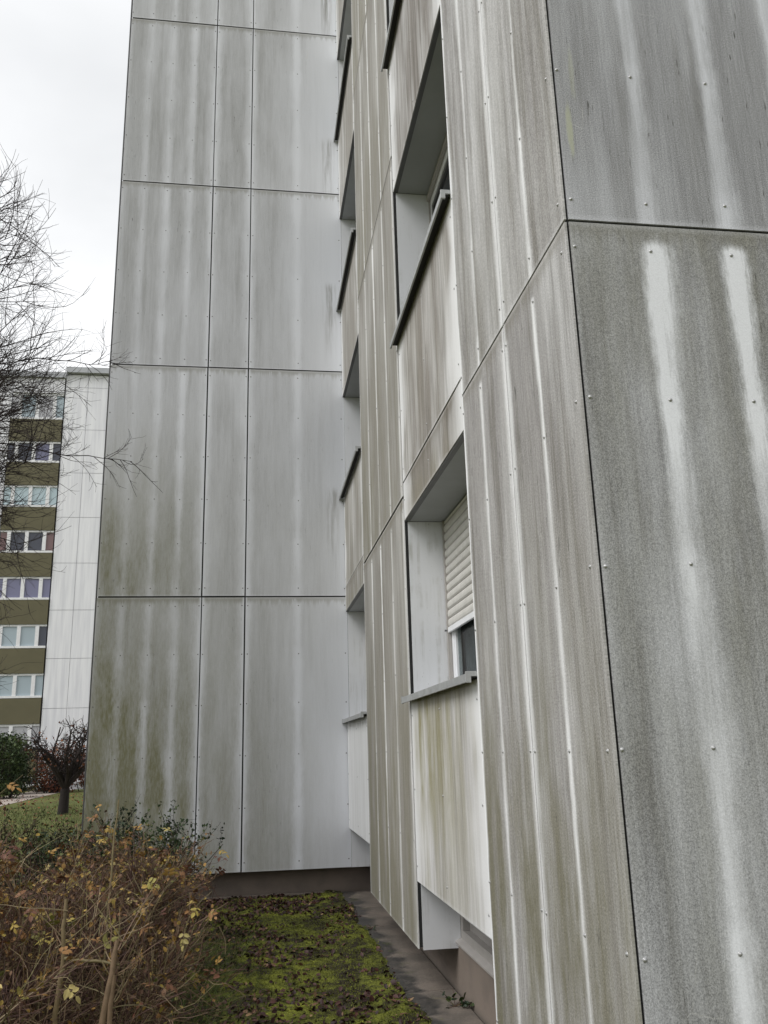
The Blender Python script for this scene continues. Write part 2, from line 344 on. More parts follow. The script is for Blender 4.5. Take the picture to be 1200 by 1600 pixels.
b = NB('plinth_render'); p = b.geopos(); o = b.sep(p)
n = b.noise(p, 2.5, 5, 0.6); n2 = b.noise(p, 70, 3, 0.6)
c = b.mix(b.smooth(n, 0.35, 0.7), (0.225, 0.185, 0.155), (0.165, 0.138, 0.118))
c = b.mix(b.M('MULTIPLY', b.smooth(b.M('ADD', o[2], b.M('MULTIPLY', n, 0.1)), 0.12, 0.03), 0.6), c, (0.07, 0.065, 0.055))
b.bump(n2, 0.5, 0.004); M_PLI = b.fin(c, 0.85)

b = NB('paving_slab'); p = b.geopos(); o = b.sep(p)
n = b.noise(p, 3, 5, 0.6); nf = b.noise(p, 60, 4, 0.7)
c = b.mix(b.smooth(n, 0.35, 0.65), (0.19, 0.16, 0.135), (0.12, 0.105, 0.09))
lob = b.M('ABSOLUTE', b.M('SINE', b.M('ADD', b.M('MULTIPLY', o[1], 5.2), b.M('MULTIPLY', b.noise(p, 1.7, 3), 9.0))))
edge = b.M('ADD', 1.085, b.M('ADD', b.M('MULTIPLY', lob, b.M('MULTIPLY', b.noise(p, 0.9, 2), 0.21)), b.M('MULTIPLY', b.M('SUBTRACT', n, 0.5), 0.22)))
st = b.smooth(o[0], b.M('ADD', edge, 0.045), b.M('SUBTRACT', edge, 0.045))
st = b.M('MULTIPLY', st, b.remap(b.noise(p, 22, 4, 0.7), 0.35, 0.6, 0.6, 1.0))
c = b.mix(b.M('MULTIPLY', st, 0.86), c, (0.033, 0.034, 0.034))
g = b.M('MULTIPLY', b.smooth(b.noise(p, 5, 4, 0.7), 0.56, 0.66), b.smooth(o[0], 1.32, 1.02))
c = b.mix(b.M('MULTIPLY', g, 0.7), c, (0.08, 0.09, 0.03))
k = b.remap(nf, 0.3, 0.7, 0.8, 1.2); c = b.mix(1.0, c, b.xyz(k, k, k), 'MULTIPLY')
b.bump(nf, 0.4, 0.003); M_SLAB = b.fin(c, b.remap(st, 0, 1, 0.8, 0.45))

b = NB('mossy_soil'); p = b.geopos()
n = b.noise(p, 2.2, 6, 0.62); n1 = b.noise(p, 9, 5, 0.65); nf = b.noise(p, 120, 3, 0.7); nm = b.noise(p, 38, 3, 0.6)
c = b.ramp(b.M('ADD', b.M('MULTIPLY', n, 0.6), b.M('MULTIPLY', n1, 0.4)), [(0.38, (0.022, 0.015, 0.012)), (0.46, (0.038, 0.034, 0.012)), (0.52, (0.11, 0.12, 0.018)), (0.60, (0.215, 0.23, 0.03)), (0.70, (0.045, 0.06, 0.012))])
k = b.remap(nf, 0.3, 0.7, 0.55, 1.4); c = b.mix(1.0, c, b.xyz(k, k, k), 'MULTIPLY')
k = b.remap(nm, 0.3, 0.7, 0.6, 1.3); c = b.mix(1.0, c, b.xyz(k, k, k), 'MULTIPLY')
b.bump(b.M('ADD', nf, b.M('MULTIPLY', nm, 1.5)), 0.9, 0.012); M_MOSS = b.fin(c, 0.95)

b = NB('lawn_grass'); p = b.geopos()
n = b.noise(p, 0.35, 5, 0.6); nf = b.noise(p, 14, 4, 0.7)
c = b.ramp(n, [(0.3, (0.06, 0.075, 0.018)), (0.5, (0.105, 0.115, 0.028)), (0.68, (0.13, 0.12, 0.04))])
k = b.remap(nf, 0.3, 0.7, 0.65, 1.3); c = b.mix(1.0, c, b.xyz(k, k, k), 'MULTIPLY'); b.bump(nf, 0.8, 0.03); M_LAWN = b.fin(c, 0.95)
M_PATH = plain('pale_gravel_path', (0.36, 0.31, 0.27), 0.9, var=0.12, scale=3)

def tinted(name, stops, rough=0.75, trans=0.0, obj=False, var=0.2, vscale=30):
    b = NB(name)
    if obj: t = b.node('ShaderNodeObjectInfo').outputs['Random']
    else: t = b.node('ShaderNodeAttribute', attribute_name='tint').outputs['Fac']
    c = b.ramp(t, stops); n = b.noise(b.geopos(), vscale, 3, 0.6); k = b.remap(n, 0.3, 0.7, 1 - var, 1 + var)
    c = b.mix(1.0, c, b.xyz(k, k, k), 'MULTIPLY')
    return b.fin(c, rough)
M_TWIG = tinted('rose_cane_bark', [(0.0, (0.045, 0.024, 0.020)), (0.35, (0.10, 0.052, 0.040)), (0.6, (0.16, 0.10, 0.062)), (0.8, (0.145, 0.125, 0.055)), (0.93, (0.24, 0.18, 0.11)), (1.0, (0.17, 0.115, 0.07))], 0.6)
M_ROSE = tinted('autumn_rose_leaf', [(0.0, (0.08, 0.028, 0.018)), (0.25, (0.14, 0.065, 0.035)), (0.45, (0.24, 0.125, 0.04)), (0.65, (0.32, 0.20, 0.045)), (0.84, (0.34, 0.27, 0.07)), (0.92, (0.13, 0.14, 0.03)), (1.0, (0.42, 0.33, 0.13))], 0.55, obj=True)
M_ROSE2 = tinted('autumn_rose_leaf_mass', [(0.0, (0.065, 0.032, 0.022)), (0.3, (0.14, 0.075, 0.04)), (0.55, (0.28, 0.16, 0.045)), (0.8, (0.36, 0.25, 0.06)), (1.0, (0.10, 0.12, 0.03))], 0.6)
M_GREEN = tinted('dark_evergreen_leaf', [(0.0, (0.012, 0.024, 0.012)), (0.5, (0.028, 0.05, 0.02)), (0.85, (0.055, 0.085, 0.025)), (1.0, (0.10, 0.12, 0.03))], 0.45)
M_BACK = tinted('brown_green_shrub_leaf', [(0.0, (0.035, 0.028, 0.016)), (0.4, (0.06, 0.05, 0.022)), (0.75, (0.075, 0.08, 0.025)), (1.0, (0.13, 0.10, 0.04))], 0.7)
M_HEDGE = tinted('hedge_leaf', [(0.0, (0.018, 0.032, 0.012)), (0.6, (0.045, 0.07, 0.02)), (1.0, (0.09, 0.115, 0.035))], 0.6)
M_RED = tinted('russet_leaf', [(0.0, (0.06, 0.02, 0.014)), (0.6, (0.14, 0.045, 0.024)), (1.0, (0.30, 0.11, 0.03))], 0.6)
M_LITTER = tinted('fallen_leaf', [(0.0, (0.022, 0.010, 0.010)), (0.45, (0.05, 0.020, 0.018)), (0.8, (0.09, 0.038, 0.026)), (0.95, (0.16, 0.09, 0.05)), (1.0, (0.30, 0.20, 0.10))], 0.55)
M_BARK = tinted('bare_tree_bark', [(0.0, (0.028, 0.022, 0.022)), (1.0, (0.065, 0.05, 0.048))], 0.8)
M_BARKD = tinted('dark_shrub_bark', [(0.0, (0.018, 0.014, 0.013)), (1.0, (0.045, 0.034, 0.03))], 0.85)
M_MTUFT = tinted('moss_frond', [(0.0, (0.05, 0.06, 0.006)), (0.5, (0.13, 0.145, 0.02)), (1.0, (0.24, 0.25, 0.05))], 0.9)
M_BLADE = tinted('grass_blade', [(0.0, (0.03, 0.05, 0.012)), (0.6, (0.07, 0.10, 0.02)), (1.0, (0.20, 0.20, 0.08))], 0.7)

# ------------------------------------------------------------------ the setting
me = mesh_np('lawn', [(-400, -300, 0), (400, -300, 0), (400, 900, 0), (-400, 900, 0)], np.array([[0, 1, 2, 3]]), [M_LAWN])
link('lawn', me, kind='structure')
pts = []
for i in range(25):
    y = 8 + i * 3.2; cx = -9.35 - 0.0 * i - 0.018 * (y - 34) - 0.9; w = 1.05 + 0.06 * math.sin(i)
    pts += [(cx - w, y, 0.012), (cx + w, y, 0.012)]
F = np.array([[2 * i, 2 * i + 1, 2 * i + 3, 2 * i + 2] for i in range(24)])
link('path', mesh_np('path', pts, F, [M_PATH]), kind='structure')

# moss bed in the corner: a bumpy sheet with its fringe running under the bushes
def fbm(x, y, s, seed=0):
    v = 0
    for k in range(4):
        f = s * 2 ** k; ph = seed * 1.7 + k * 2.3
        v = v + (np.sin(x * f * 1.31 + ph + 1.7 * np.sin(y * f * 0.73 + ph)) * np.cos(y * f * 1.13 - ph + 1.3 * np.sin(x * f * 0.91))) / 2 ** k
    return v
NX, NY = 240, 560
gx = np.linspace(-3.2, 1.16, NX); gy = np.linspace(2.0, 11.06, NY); X, Y = np.meshgrid(gx, gy, indexing='ij')
def moss_h(X, Y):
    h = 0.018 + 0.010 * fbm(X, Y, 2.6, 1) + 0.006 * fbm(X, Y, 13, 2) + 0.004 * fbm(X, Y, 37, 3)
    edge = 1.075 + 0.035 * fbm(Y, X * 0.0, 2.1, 7) + 0.015 * fbm(X, Y, 19, 4)
    return np.where(X > 0.9, (h + 0.03) * np.clip((edge - X) / 0.07, 0.0, 1) ** 0.5, h + 0.03 * np.clip((X - 0.6) / 0.3, 0, 1))
Z = moss_h(X, Y) + rng.normal(0, 0.0012, X.shape)
Vv = np.stack([X, Y, Z], -1).reshape(-1, 3); idx = np.arange(NX * NY).reshape(NX, NY)
F = np.stack([idx[:-1, :-1], idx[1:, :-1], idx[1:, 1:], idx[:-1, 1:]], -1).reshape(-1, 4)
link('moss_bed', mesh_np('moss_bed', Vv, F, [M_MOSS], True), kind='structure')
# moss fronds, fallen leaves
n = 42000; px = rng.uniform(-1.3, 1.12, n); py = rng.uniform(5.3, 11.0, n)
keep = (0.6 * fbm(px, py, 1.7, 5) + rng.normal(0, 0.35, n)) > -0.15
px, py = px[keep], py[keep]; nb = len(px); base = np.stack([px, py, moss_h(px, py)], -1)
dirv = rng.normal(0, 0.35, (nb, 3)); dirv[:, 2] = 1; dirv /= np.linalg.norm(dirv, axis=1, keepdims=True)
hh = rng.uniform(0.006, 0.016, nb)[:, None]; sid = rng.normal(size=(nb, 3)); sid[:, 2] = 0; sid /= np.linalg.norm(sid, axis=1, keepdims=True)
Vv = np.stack([base - sid * 0.004, base + sid * 0.004, base + dirv * hh], 1).reshape(-1, 3)
F = np.arange(nb * 3).reshape(-1, 3)
link('moss', mesh_np('moss', Vv, F, [M_MTUFT], False, {'tint': np.repeat(np.clip(0.5 + 0.25 * fbm(px, py, 3, 8) + rng.normal(0, 0.15, nb), 0, 1), 3)}), kind='stuff')
n = 34000; px = rng.uniform(-1.9, 1.08, n); py = rng.uniform(4.2, 11.0, n)
den = 0.58 - 0.62 * px / 1.2 + 0.45 * fbm(px, py, 1.5, 9) + 0.45 * fbm(px, py, 5.0, 4)
keep = rng.random(n) < np.clip(den, 0.03, 1) * 0.6; px, py = px[keep], py[keep]
pz = moss_h(px, py) + rng.uniform(0.004, 0.016, len(px))
tt = rng.random(len(px)) ** 1.4
link('leaf_litter', leaf_mesh('leaf_litter', np.stack([px, py, pz], -1), rng.uniform(0.020, 0.055, len(px)), M_LITTER, up_bias=0.68, tint=tt, width=1.5), kind='stuff')

# paving strip along the plinth: slabs with open joints on a bed
pav = bpy.data.objects.new('pavement', None); COL.objects.link(pav); pav['kind'] = 'structure'
sl = [11.05, 9.95, 8.86, 7.62, 6.52, 5.45, 4.4, 3.35, 2.3]
for i in range(len(sl) - 1):
    y1, y0 = sl[i] - 0.007, sl[i + 1] + 0.007
    o = boxes('paving_slab', [(0.985 + random.uniform(-.008, .008), 1.392, y0, y1, -0.03, 0.030 + random.uniform(-0.004, 0.004))], M_SLAB, pav, bevel=0.004)
boxes('joint_bed', [(0.97, 1.43, 2.0, 11.06, -0.04, 0.014)], M_DARK, pav)
boxes('concrete_edging', [(-2.4, 0.96, 10.98, 11.07, -0.05, 0.045)], M_PLI, pav, bevel=0.006)

# ------------------------------------------------------------------ the clad apartment building
bld = thing('apartment_building', 'near apartment block clad in large grey streaked panels, with recessed windows and an inner corner', 'apartment building')
XB, YA, YC = 1.130, 10.90, 2.709
TH = 0.008
J = [0.305, 3.533, 6.638, 9.44, 12.25, 15.05, 17.85]      # heights of the panel joints
GAP = 0.005
def panel(face, a0, a1, z0, z1, cols, mat, pos, rowsd=0.60, dirt=(1, 1), algae=(0, 0), high=0.0, riv=None, gap=GAP, rows=None, edge=(1, 1), ck=None, zgap=None, smear=(-9, -9)):
    """face 'Y': plane y=pos facing -y, a = x.  face 'X': plane x=pos facing -x, a = y."""
    zg = zgap or gap; ck = ck or [1.0] * len(cols)
    jt = lambda: random.gauss(0, 0.0011)
    a0 += gap + jt(); a1 -= gap + jt(); z0 += zg + jt(); z1 -= zg + jt(); pos += abs(jt())*1.2; W, H = a1 - a0, z1 - z0
    c = sorted(x - a0 for x in cols); mids = [0.0] + [(c[i] + c[i + 1]) / 2 for i in range(len(c) - 1)] + [W]
    if rows is None:
        nr = max(2, int(round((H - 0.21) / rowsd)) + 1); rows = [0.095 + i * (H - 0.20) / (nr - 1) for i in range(nr)]
    top = rows[-1]
    V, F, UV, CC, KK = [], [], [], [], []
    def P(a, z, d):
        return (a0 + a, pos + d, z0 + z) if face == 'Y' else (pos + d, a0 + a, z0 + z)
    def quad(q, uv, cc):
        k = len(V); V.extend(q); F.append([k, k + 1, k + 2, k + 3]); UV.extend(uv); CC.extend([cc] * 4); KK.extend([ck[min(range(len(c)), key=lambda q_: abs(c[q_] - cc))]] * 4)
    for i in range(len(c)):
        a, b_ = mids[i], mids[i + 1]
        q = [P(a, 0, 0), P(b_, 0, 0), P(b_, H, 0), P(a, H, 0)]; uv = [(a, 0), (b_, 0), (b_, H), (a, H)]
        if face == 'X': q = q[::-1]; uv = uv[::-1]
        quad(q, uv, c[i])
    quad([P(0, 0, 0), P(0, H, 0), P(0, H, TH), P(0, 0, TH)], [(0, 0), (0, H), (0, H), (0, 0)], c[0])
    quad([P(W, 0, 0), P(W, H, 0), P(W, H, TH), P(W, 0, TH)], [(W, 0), (W, H), (W, H), (W, 0)], c[-1])
    quad([P(0, 0, 0), P(W, 0, 0), P(W, 0, TH), P(0, 0, TH)], [(0, 0), (W, 0), (W, 0), (0, 0)], c[0])
    quad([P(0, H, 0), P(W, H, 0), P(W, H, TH), P(0, H, TH)], [(0, H), (W, H), (W, H), (0, H)], c[0])
    me = mesh_np('cladding_panel', V, np.array(F), [mat])
    for nm, data in (('uv', UV), ('size', [(W, H)] * len(UV)), ('rivet_column', [(x, top) for x in CC]), ('rivet_row', [(rows[0], (rows[1] - rows[0]) if len(rows) > 1 else 0.6)] * len(UV)), ('column_strength', [(k_, 0.0) for k_ in KK])):
        l = me.uv_layers.new(name=nm); l.data.foreach_set('uv', np.array(data, dtype=np.float32).ravel())
    o = link('cladding_panel', me, bld)
    o['dirt_left'], o['dirt_right'] = float(dirt[0]), float(dirt[1]); o['algae_left'], o['algae_right'] = float(algae[0]), float(algae[1]); o['algae_high'] = float(high); o['edge_left'], o['edge_right'] = float(edge[0]), float(edge[1]); o['smear_u'], o['smear_v'] = float(smear[0]), float(smear[1])
    # rivets: flange and dome
    RV, RF4, RF3 = [], [], []
    for x in c:
        for z in rows:
            jx, jz = random.gauss(0, 0.003), random.gauss(0, 0.004); k = len(RV)
            for (rr, hh_) in ((0.0078, 0.0), (0.0072, 0.0018), (0.0045, 0.0022), (0.0040, 0.0045)):
                for s in range(8):
                    an = s * math.pi / 4
                    RV.append(P(x + jx + rr * math.cos(an), z + jz + rr * math.sin(an), -hh_))
            for r in range(3):
                for s in range(8):
                    RF4.append([k + r * 8 + s, k + r * 8 + (s + 1) % 8, k + r * 8 + 8 + (s + 1) % 8, k + r * 8 + 8 + s])
            RV.append(P(x + jx, z + jz, -0.0052))
            for s in range(8): RF3.append([k + 24 + s, k + 24 + (s + 1) % 8, k + 32])
    me = mesh_np('rivets', RV, [np.array(RF4), np.array(RF3)], [riv or M_RIV], True)
    link('rivets', me, o, kind='stuff')
    return o

# wing facing the camera at the far end of the corner
A_panels = ((-1.925, -0.660, (-1.895, -1.605, -1.29, -0.972, -0.69)), (-0.660, -0.127, (-0.63, -0.16)), (-0.127, 1.165, (-0.092, 0.54, 1.125)))
for k in range(6):
    for i, (a0, a1, cols) in enumerate(A_panels):
        al = {0: ((2.6, 1.2), (1.0, 0.75), (0.75, 0.03)), 1: ((1.0, 0.35), (0.15, 0.15), (0.12, 0.05))}.get(k, ((0, 0),) * 3)[i]
        di = ((0.95, 0.85), (0.85, 0.85), (0.95, -0.1))[i]
        if k == 1: di = ((0.7, 0.75), (0.75, 0.75), (0.8, 0.25))[i]
        if k == 0: di = ((0.75, 0.7), (0.72, 0.75), (0.8, 0.05))[i]
        if k == 3: di = (di[0] * 1.1, di[1] * 1.1)
        panel('Y', a0, a1, J[k], J[k + 1], cols, M_A, YA, rowsd=0.61 if k < 2 else 0.665, dirt=di, algae=al, high=0.3 if k == 0 else 0.0, riv=M_RIVD, gap=0.0075, zgap=0.0095, ck=((0.25, 0.55, 0.8, 0.8, 0.6), (0.6, 0.7), (0.7, 1.25, 0.2))[i], edge=((0.3, 1), (1, 1), (1, 0.6))[i], smear=(1.10, (0, 1.45, 1.35, 0.95, 0.9, 0.9)[k]) if (i == 2 and k) else (-9, -9))
# side face of that wing (seen only from further left)
# wing on the right, close to the camera, facing the camera too
Ccols = (1.158, 1.465, 1.787, 2.105, 2.365)
for s in range(3):
    x0 = XB + (0.012 if s == 0 else 0.003 + s * 1.262); x1 = XB + 0.003 + (s + 1) * 1.262
    cols = [c + s * 1.262 for c in Ccols]
    for k in range(6):
        panel('Y', x0, x1, J[k], J[k + 1], cols, M_CU if (k == 1 and s == 0) else M_C, YC, rowsd=0.61, dirt=(0.95, 0.85) if k == 0 else (0.9, 0.85), algae=(0.5, 0.8) if k == 0 else (0.12, 0.05), high=0.6, zgap=0.0065, edge=(0.35, 1) if s == 0 else (1, 1), ck=[0.04 if s == 0 else 0.6, 1, 1, 0.9, 0.6])
# long flank with the window columns
for k in range(6):
    ag = (1.0, 0.25, 0.1, 0.0, 0, 0)[k]
    panel('X', 2.709, 3.553, J[k], J[k + 1], (2.765, 3.12, 3.520), M_B, XB, rowsd=0.61, dirt=(0.85, 0.9), algae=(ag * 0.7, ag), zgap=0.0065, edge=(0.15, 0.9), ck=[0.05, 1, 0.6])
    panel('X', 3.553, 4.402, J[k], J[k + 1], (3.585, 4.00, 4.372), M_B, XB, rowsd=0.61, dirt=(0.85, 0.95), algae=(ag * 0.8, ag * 1.1), zgap=0.0065, edge=(0.9, 1.6), ck=[0.6, 0.9, 0.3])
    panel('X', 6.405, 8.945, J[k], J[k + 1], (6.44, 7.03, 7.665, 8.29, 8.91), M_F, XB, rowsd=0.61, dirt=(0.95, 1.0), algae=(0.35 + ag * 0.5, 0.7 + ag * 0.5), zgap=0.011, edge=(1, 0.6), ck=[0.7, 0.9, 1.1, 0.9, 0.4])
# backing behind the joints (dark), split so the window niches stay open
XW = 1.60
for (y0, y1) in ((2.722, 4.392), (6.412, 8.935)):
    boxes('wall', [(XB + 0.012, XW + 0.3, y0, y1, 0.325, 18.0)], M_DARK, bld)
boxes('wall', [(XB + 0.30, 9.0, 2.725, 2.9, 0.325, 18.0)], M_DARK, bld)
boxes('wall', [(-1.905, 1.15, YA + 0.012, YA + 9.0, 0.325, 18.0)], M_DARK, bld)
boxes('wall', [(1.90, 9.0, 2.95, YA + 9.0, 0.0, 18.0)], M_DARK, bld)
boxes('roof_slab', [(1.0, 9.1, 2.6, YA + 9.1, 18.005, 18.3)], M_REV, bld)
boxes('roof_slab', [(-2.0, 0.99, YA - 0.1, YA + 9.1, 18.005, 18.3)], M_REV, bld)
boxes('corner_profile', [(-1.935, -1.923, YA - 0.002, YA + 0.05, 0.31, 17.9)], M_LIP, bld)
# plinths
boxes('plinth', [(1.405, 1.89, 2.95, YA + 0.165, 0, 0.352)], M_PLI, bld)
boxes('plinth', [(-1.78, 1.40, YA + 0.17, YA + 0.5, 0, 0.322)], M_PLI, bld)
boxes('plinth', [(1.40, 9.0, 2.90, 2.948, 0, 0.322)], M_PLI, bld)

HEAD = [3.335, 6.262, 9.02, 11.80, 14.6]
SILL = [2.010, 4.862, 7.60, 10.38, 13.2]
for cidx, (y0, y1) in enumerate(((4.402, 6.392), (8.955, 10.893))):
    XS = XB + (0.004 if cidx == 0 else 0.006)
    wdt = y1 - y0
    ccols = (y0 + 0.04, y0 + wdt * 0.5, y1 - 0.04)
    ms_ = M_S if cidx == 0 else M_S2
    # panels below the lowest window, split panels above it, single panels further up
    ll = 1.0 if cidx == 0 else 0.0
    panel('X', y0, y1, 0.745, SILL[0] - 0.03, ccols, ms_, XS, dirt=(0.25 * ll + 0.1, 0.55 * ll + 0.08), algae=(0.45 * ll, 1.5 * ll), high=0.66)
    panel('X', y0, y1, HEAD[0], 3.645, ccols, ms_, XS, dirt=(1.25, 1.0), algae=(0.15, 0.3), rows=[0.15], zgap=0.007)
    panel('X', y0, y1, 3.645, SILL[1] - 0.03, ccols, ms_, XS, dirt=(0.9, 0.95), algae=(0.1, 0.2), high=0.6, zgap=0.007)
    for k in range(1, 4):
        panel('X', y0, y1, HEAD[k], SILL[k + 1] - 0.03, ccols, ms_, XS, dirt=(1.2, 0.8), algae=(0, 0))
    for k in range(5):
        sl_, hd = SILL[k], HEAD[k]
        # backing of the spandrel above this window
        nxt = SILL[k + 1] - 0.04 if k < 4 else 18.0
        boxes('wall', [(XB + 0.05, XW + 0.3, y0 - 0.009, y1 + 0.019, hd + 0.015, nxt)], M_DARK, bld)
        # reveals and soffit
        zr0 = sl_ - 0.02
        boxes('reveal_panel', [(1.160, 1.445, y1 - 0.010, y1 - 0.002, zr0, hd - 0.006)], M_REV, bld)
        boxes('reveal_panel', [(1.160, 1.445, y0 - 0.004, y0 + 0.004, zr0, hd - 0.006)], M_REV, bld)
        so = boxes('soffit', [(1.176, 1.445, y0 + 0.005, y1 - 0.011, hd - 0.003, hd + 0.012)], M_SOF, bld)
        boxes('edge_trim', [(1.141, 1.1755, y0 + 0.004, y1 - 0.004, hd - 0.004, hd + 0.012)], M_LIP, bld)
        # window
        w = bpy.data.objects.new('window', None); COL.objects.link(w); w.parent = bld
        f0, f1 = y0 + 0.01, y1 - 0.014
        boxes('guide_rail', [(1.425, 1.452, f1 - 0.032, f1, sl_, hd - 0.006) if k != 1 else (1.440, 1.452, f1 - 0.014, f1, sl_, hd - 0.006)], M_BASE, w)
        boxes('guide_rail', [(1.425, 1.452, f0, f0 + 0.032, sl_, hd - 0.006)], M_BASE, w)
        ft = 0.075 if k != 1 else 0.03
        fr = [(1.455, 1.515, f0, f1, sl_, sl_ + 0.07), (1.455, 1.515, f0, f1, hd - 0.13, hd - 0.01),
              (1.455, 1.515, f0, f0 + ft, sl_ + 0.07, hd - 0.13), (1.455, 1.515, f1 - ft, f1, sl_ + 0.07, hd - 0.13), (1.455, 1.515, (f0 + f1) / 2 - 0.05, (f0 + f1) / 2 + 0.05, sl_ + 0.07, hd - 0.13)]
        boxes('frame', fr, M_PVC, w, bevel=0.004)
        for (g0, g1) in ((f0 + ft, (f0 + f1) / 2 - 0.05), ((f0 + f1) / 2 + 0.05, f1 - ft)):
            ca = [(1.464, 1.508, g0, g0 + 0.035, sl_ + 0.07, hd - 0.13), (1.464, 1.508, g1 - 0.035, g1, sl_ + 0.07, hd - 0.13),
                  (1.464, 1.508, g0 + 0.035, g1 - 0.035, sl_ + 0.07, sl_ + 0.105), (1.464, 1.508, g0 + 0.035, g1 - 0.035, hd - 0.165, hd - 0.13)]
            boxes('casement', ca, M_PVC if k != 1 else M_LIP, w, bevel=0.003)
            boxes('pane', [(1.482, 1.488, g0 + 0.035, g1 - 0.035, sl_ + 0.105, hd - 0.165)], M_GLC if k == 0 else M_GLD, w)
        # curtain folds
        ny = 60; ys = np.linspace(f0 + 0.02, f1 - 0.02, ny); xs = 1.545 + 0.012 * np.sin(ys * 61) + 0.005 * np.sin(ys * 143)
        Vv = [(x, y, z) for x, y in zip(xs, ys) for z in (sl_ + 0.02, hd - 0.02)]
        link('curtain', mesh_np('curtain', Vv, np.array([[2 * i, 2 * i + 1, 2 * i + 3, 2 * i + 2] for i in range(ny - 1)]), [M_CURT], True), w)
        # sill: sloped sheet, hanging front lip, dark coated underside
        ye0, ye1 = y0 - 0.004, y1 + (0.030 if cidx == 0 else 0.0)
        xo = 1.072
        V = []
        prof = [(xo, sl_ - 0.050), (xo + 0.012, sl_ - 0.050), (xo + 0.012, sl_ - 0.022), (1.455, sl_ - 0.006), (1.455, sl_ + 0.006), (xo, sl_ - 0.008)]
        for y in (ye0, ye1):
            for (x, z) in prof: V.append((x, y, z))
        F = [np.array([[i, (i + 1) % 6, 6 + (i + 1) % 6, 6 + i] for i in range(6)]), np.array([[0, 1, 2, 3, 4, 5][::-1], [6, 7, 8, 9, 10, 11]])]
        si = link('window_sill', mesh_np('window_sill', V, F, [M_ALU]), bld)
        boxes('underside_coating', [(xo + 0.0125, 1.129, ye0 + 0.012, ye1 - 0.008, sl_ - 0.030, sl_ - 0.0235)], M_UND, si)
        boxes('end_cap', [(xo - 0.002, xo + 0.026, ye0 - 0.004, ye0 + 0.010, sl_ - 0.054, sl_ + 0.004), (xo + 0.0265, 1.1285, ye0 - 0.004, ye0 + 0.010, sl_ - 0.022, sl_ + 0.004)], M_ALU, si, bevel=0.001)
        boxes('end_cap', [(xo - 0.002, xo + 0.014, ye1 - 0.010, ye1 + 0.004, sl_ - 0.054, sl_ + 0.000)], M_ALU, si)
        # shutters
        if k == 0 or k >= 3:
            sh = bpy.data.objects.new('shutter', None); COL.objects.link(sh); sh.parent = bld
            zb = 2.472 if k == 0 else sl_ + 0.6
            zz = zb + 0.036; ns = 0
            while zz < hd - 0.02:
                zt = min(zz + 0.0600, hd - 0.008)
                V = []
                for y in (f0 + 0.02, f1 - 0.02):
                    for (x, z) in ((1.442, zz), (1.4335, zz + 0.012), (1.4315, (zz + zt) / 2), (1.4335, zt - 0.012), (1.442, zt), (1.449, (zz + zt) / 2)): V.append((x, y, z))
                F = [np.array([[i, (i + 1) % 6, 6 + (i + 1) % 6, 6 + i] for i in range(6)]), np.array([[5, 4, 3, 2, 1, 0], [6, 7, 8, 9, 10, 11]])]
                link('slat', mesh_np('slat', V, F, [M_SLAT], False), sh); zz += 0.066; ns += 1
            boxes('slat_core', [(1.4435, 1.447, f0 + 0.03, f1 - 0.03, zb + 0.02, hd - 0.01)], M_BASE, sh)
            boxes('bottom_bar', [(1.428, 1.449, f0 + 0.012, f1 - 0.012, zb - 0.008, zb + 0.032)], M_PVC, sh, bevel=0.003)
            boxes('stop_hook', [(1.405, 1.440, f1 - 0.030, f1 - 0.018, zb + 0.004, zb + 0.016)], M_LIP, sh)
        else:
            boxes('shutter_bar', [(1.425, 1.452, f0, f1, hd - 0.075, hd - 0.03)], M_BASE, w, bevel=0.003)
    # below the lowest panel: reveal panels of the basement niche and the basement window
    boxes('wall', [(XB + 0.05, XW + 0.3, y0 - 0.009, y1 + 0.019, 0.765, SILL[0] - 0.04)], M_DARK, bld)
    boxes('reveal_panel', [(1.160, 1.425, y1 - 0.010, y1 - 0.002, 0.312, 0.755)], M_REV, bld)
    boxes('reveal_panel', [(1.160, 1.425, y0 - 0.004, y0 + 0.004, 0.312, 0.755)], M_REV, bld)
    rvm = []
    w = bpy.data.objects.new('basement_window', None); COL.objects.link(w); w.parent = bld
    boxes('frame', [(1.426, 1.50, y0 + 0.01, y1 - 0.012, 0.375, 0.43), (1.426, 1.50, y1 - 0.075, y1 - 0.012, 0.43, 0.76), (1.426, 1.50, y0 + 0.01, y0 + 0.07, 0.43, 0.76)], M_PVC if cidx else M_BASE, w, bevel=0.003)
    boxes('casement', [(1.44, 1.49, y0 + 0.075, y1 - 0.08, 0.505, 0.56), (1.44, 1.49, y0 + 0.075, y0 + 0.12, 0.56, 0.76), (1.44, 1.49, y1 - 0.125, y1 - 0.08, 0.56, 0.76)], M_REV, w, bevel=0.003)
    boxes('pane', [(1.46, 1.466, y0 + 0.12, y1 - 0.125, 0.56, 0.76)], M_GLD, w)
    boxes('infill', [(1.475, 1.50, y0 + 0.075, y1 - 0.08, 0.432, 0.503)], M_BASE, w)
    V = []
    for y in (y0 + 0.002, y1 - 0.006):
        for (x, z) in ((1.385, 0.345), (1.385, 0.357), (1.426, 0.377), (1.45, 0.377), (1.45, 0.354), (1.40, 0.354)): V.append((x, y, z))
    F = [np.array([[i, (i + 1) % 6, 6 + (i + 1) % 6, 6 + i] for i in range(6)]), np.array([[0, 1, 2, 3, 4, 5], [11, 10, 9, 8, 7, 6]])]
    link('sill', mesh_np('sill', V, F, [M_BASE]), w)
# strip of wall beside the far window column
boxes('reveal_panel', [(1.169, 1.425, YA + 0.001, YA + 0.009, 0.31, 17.9)], M_REV, bld)

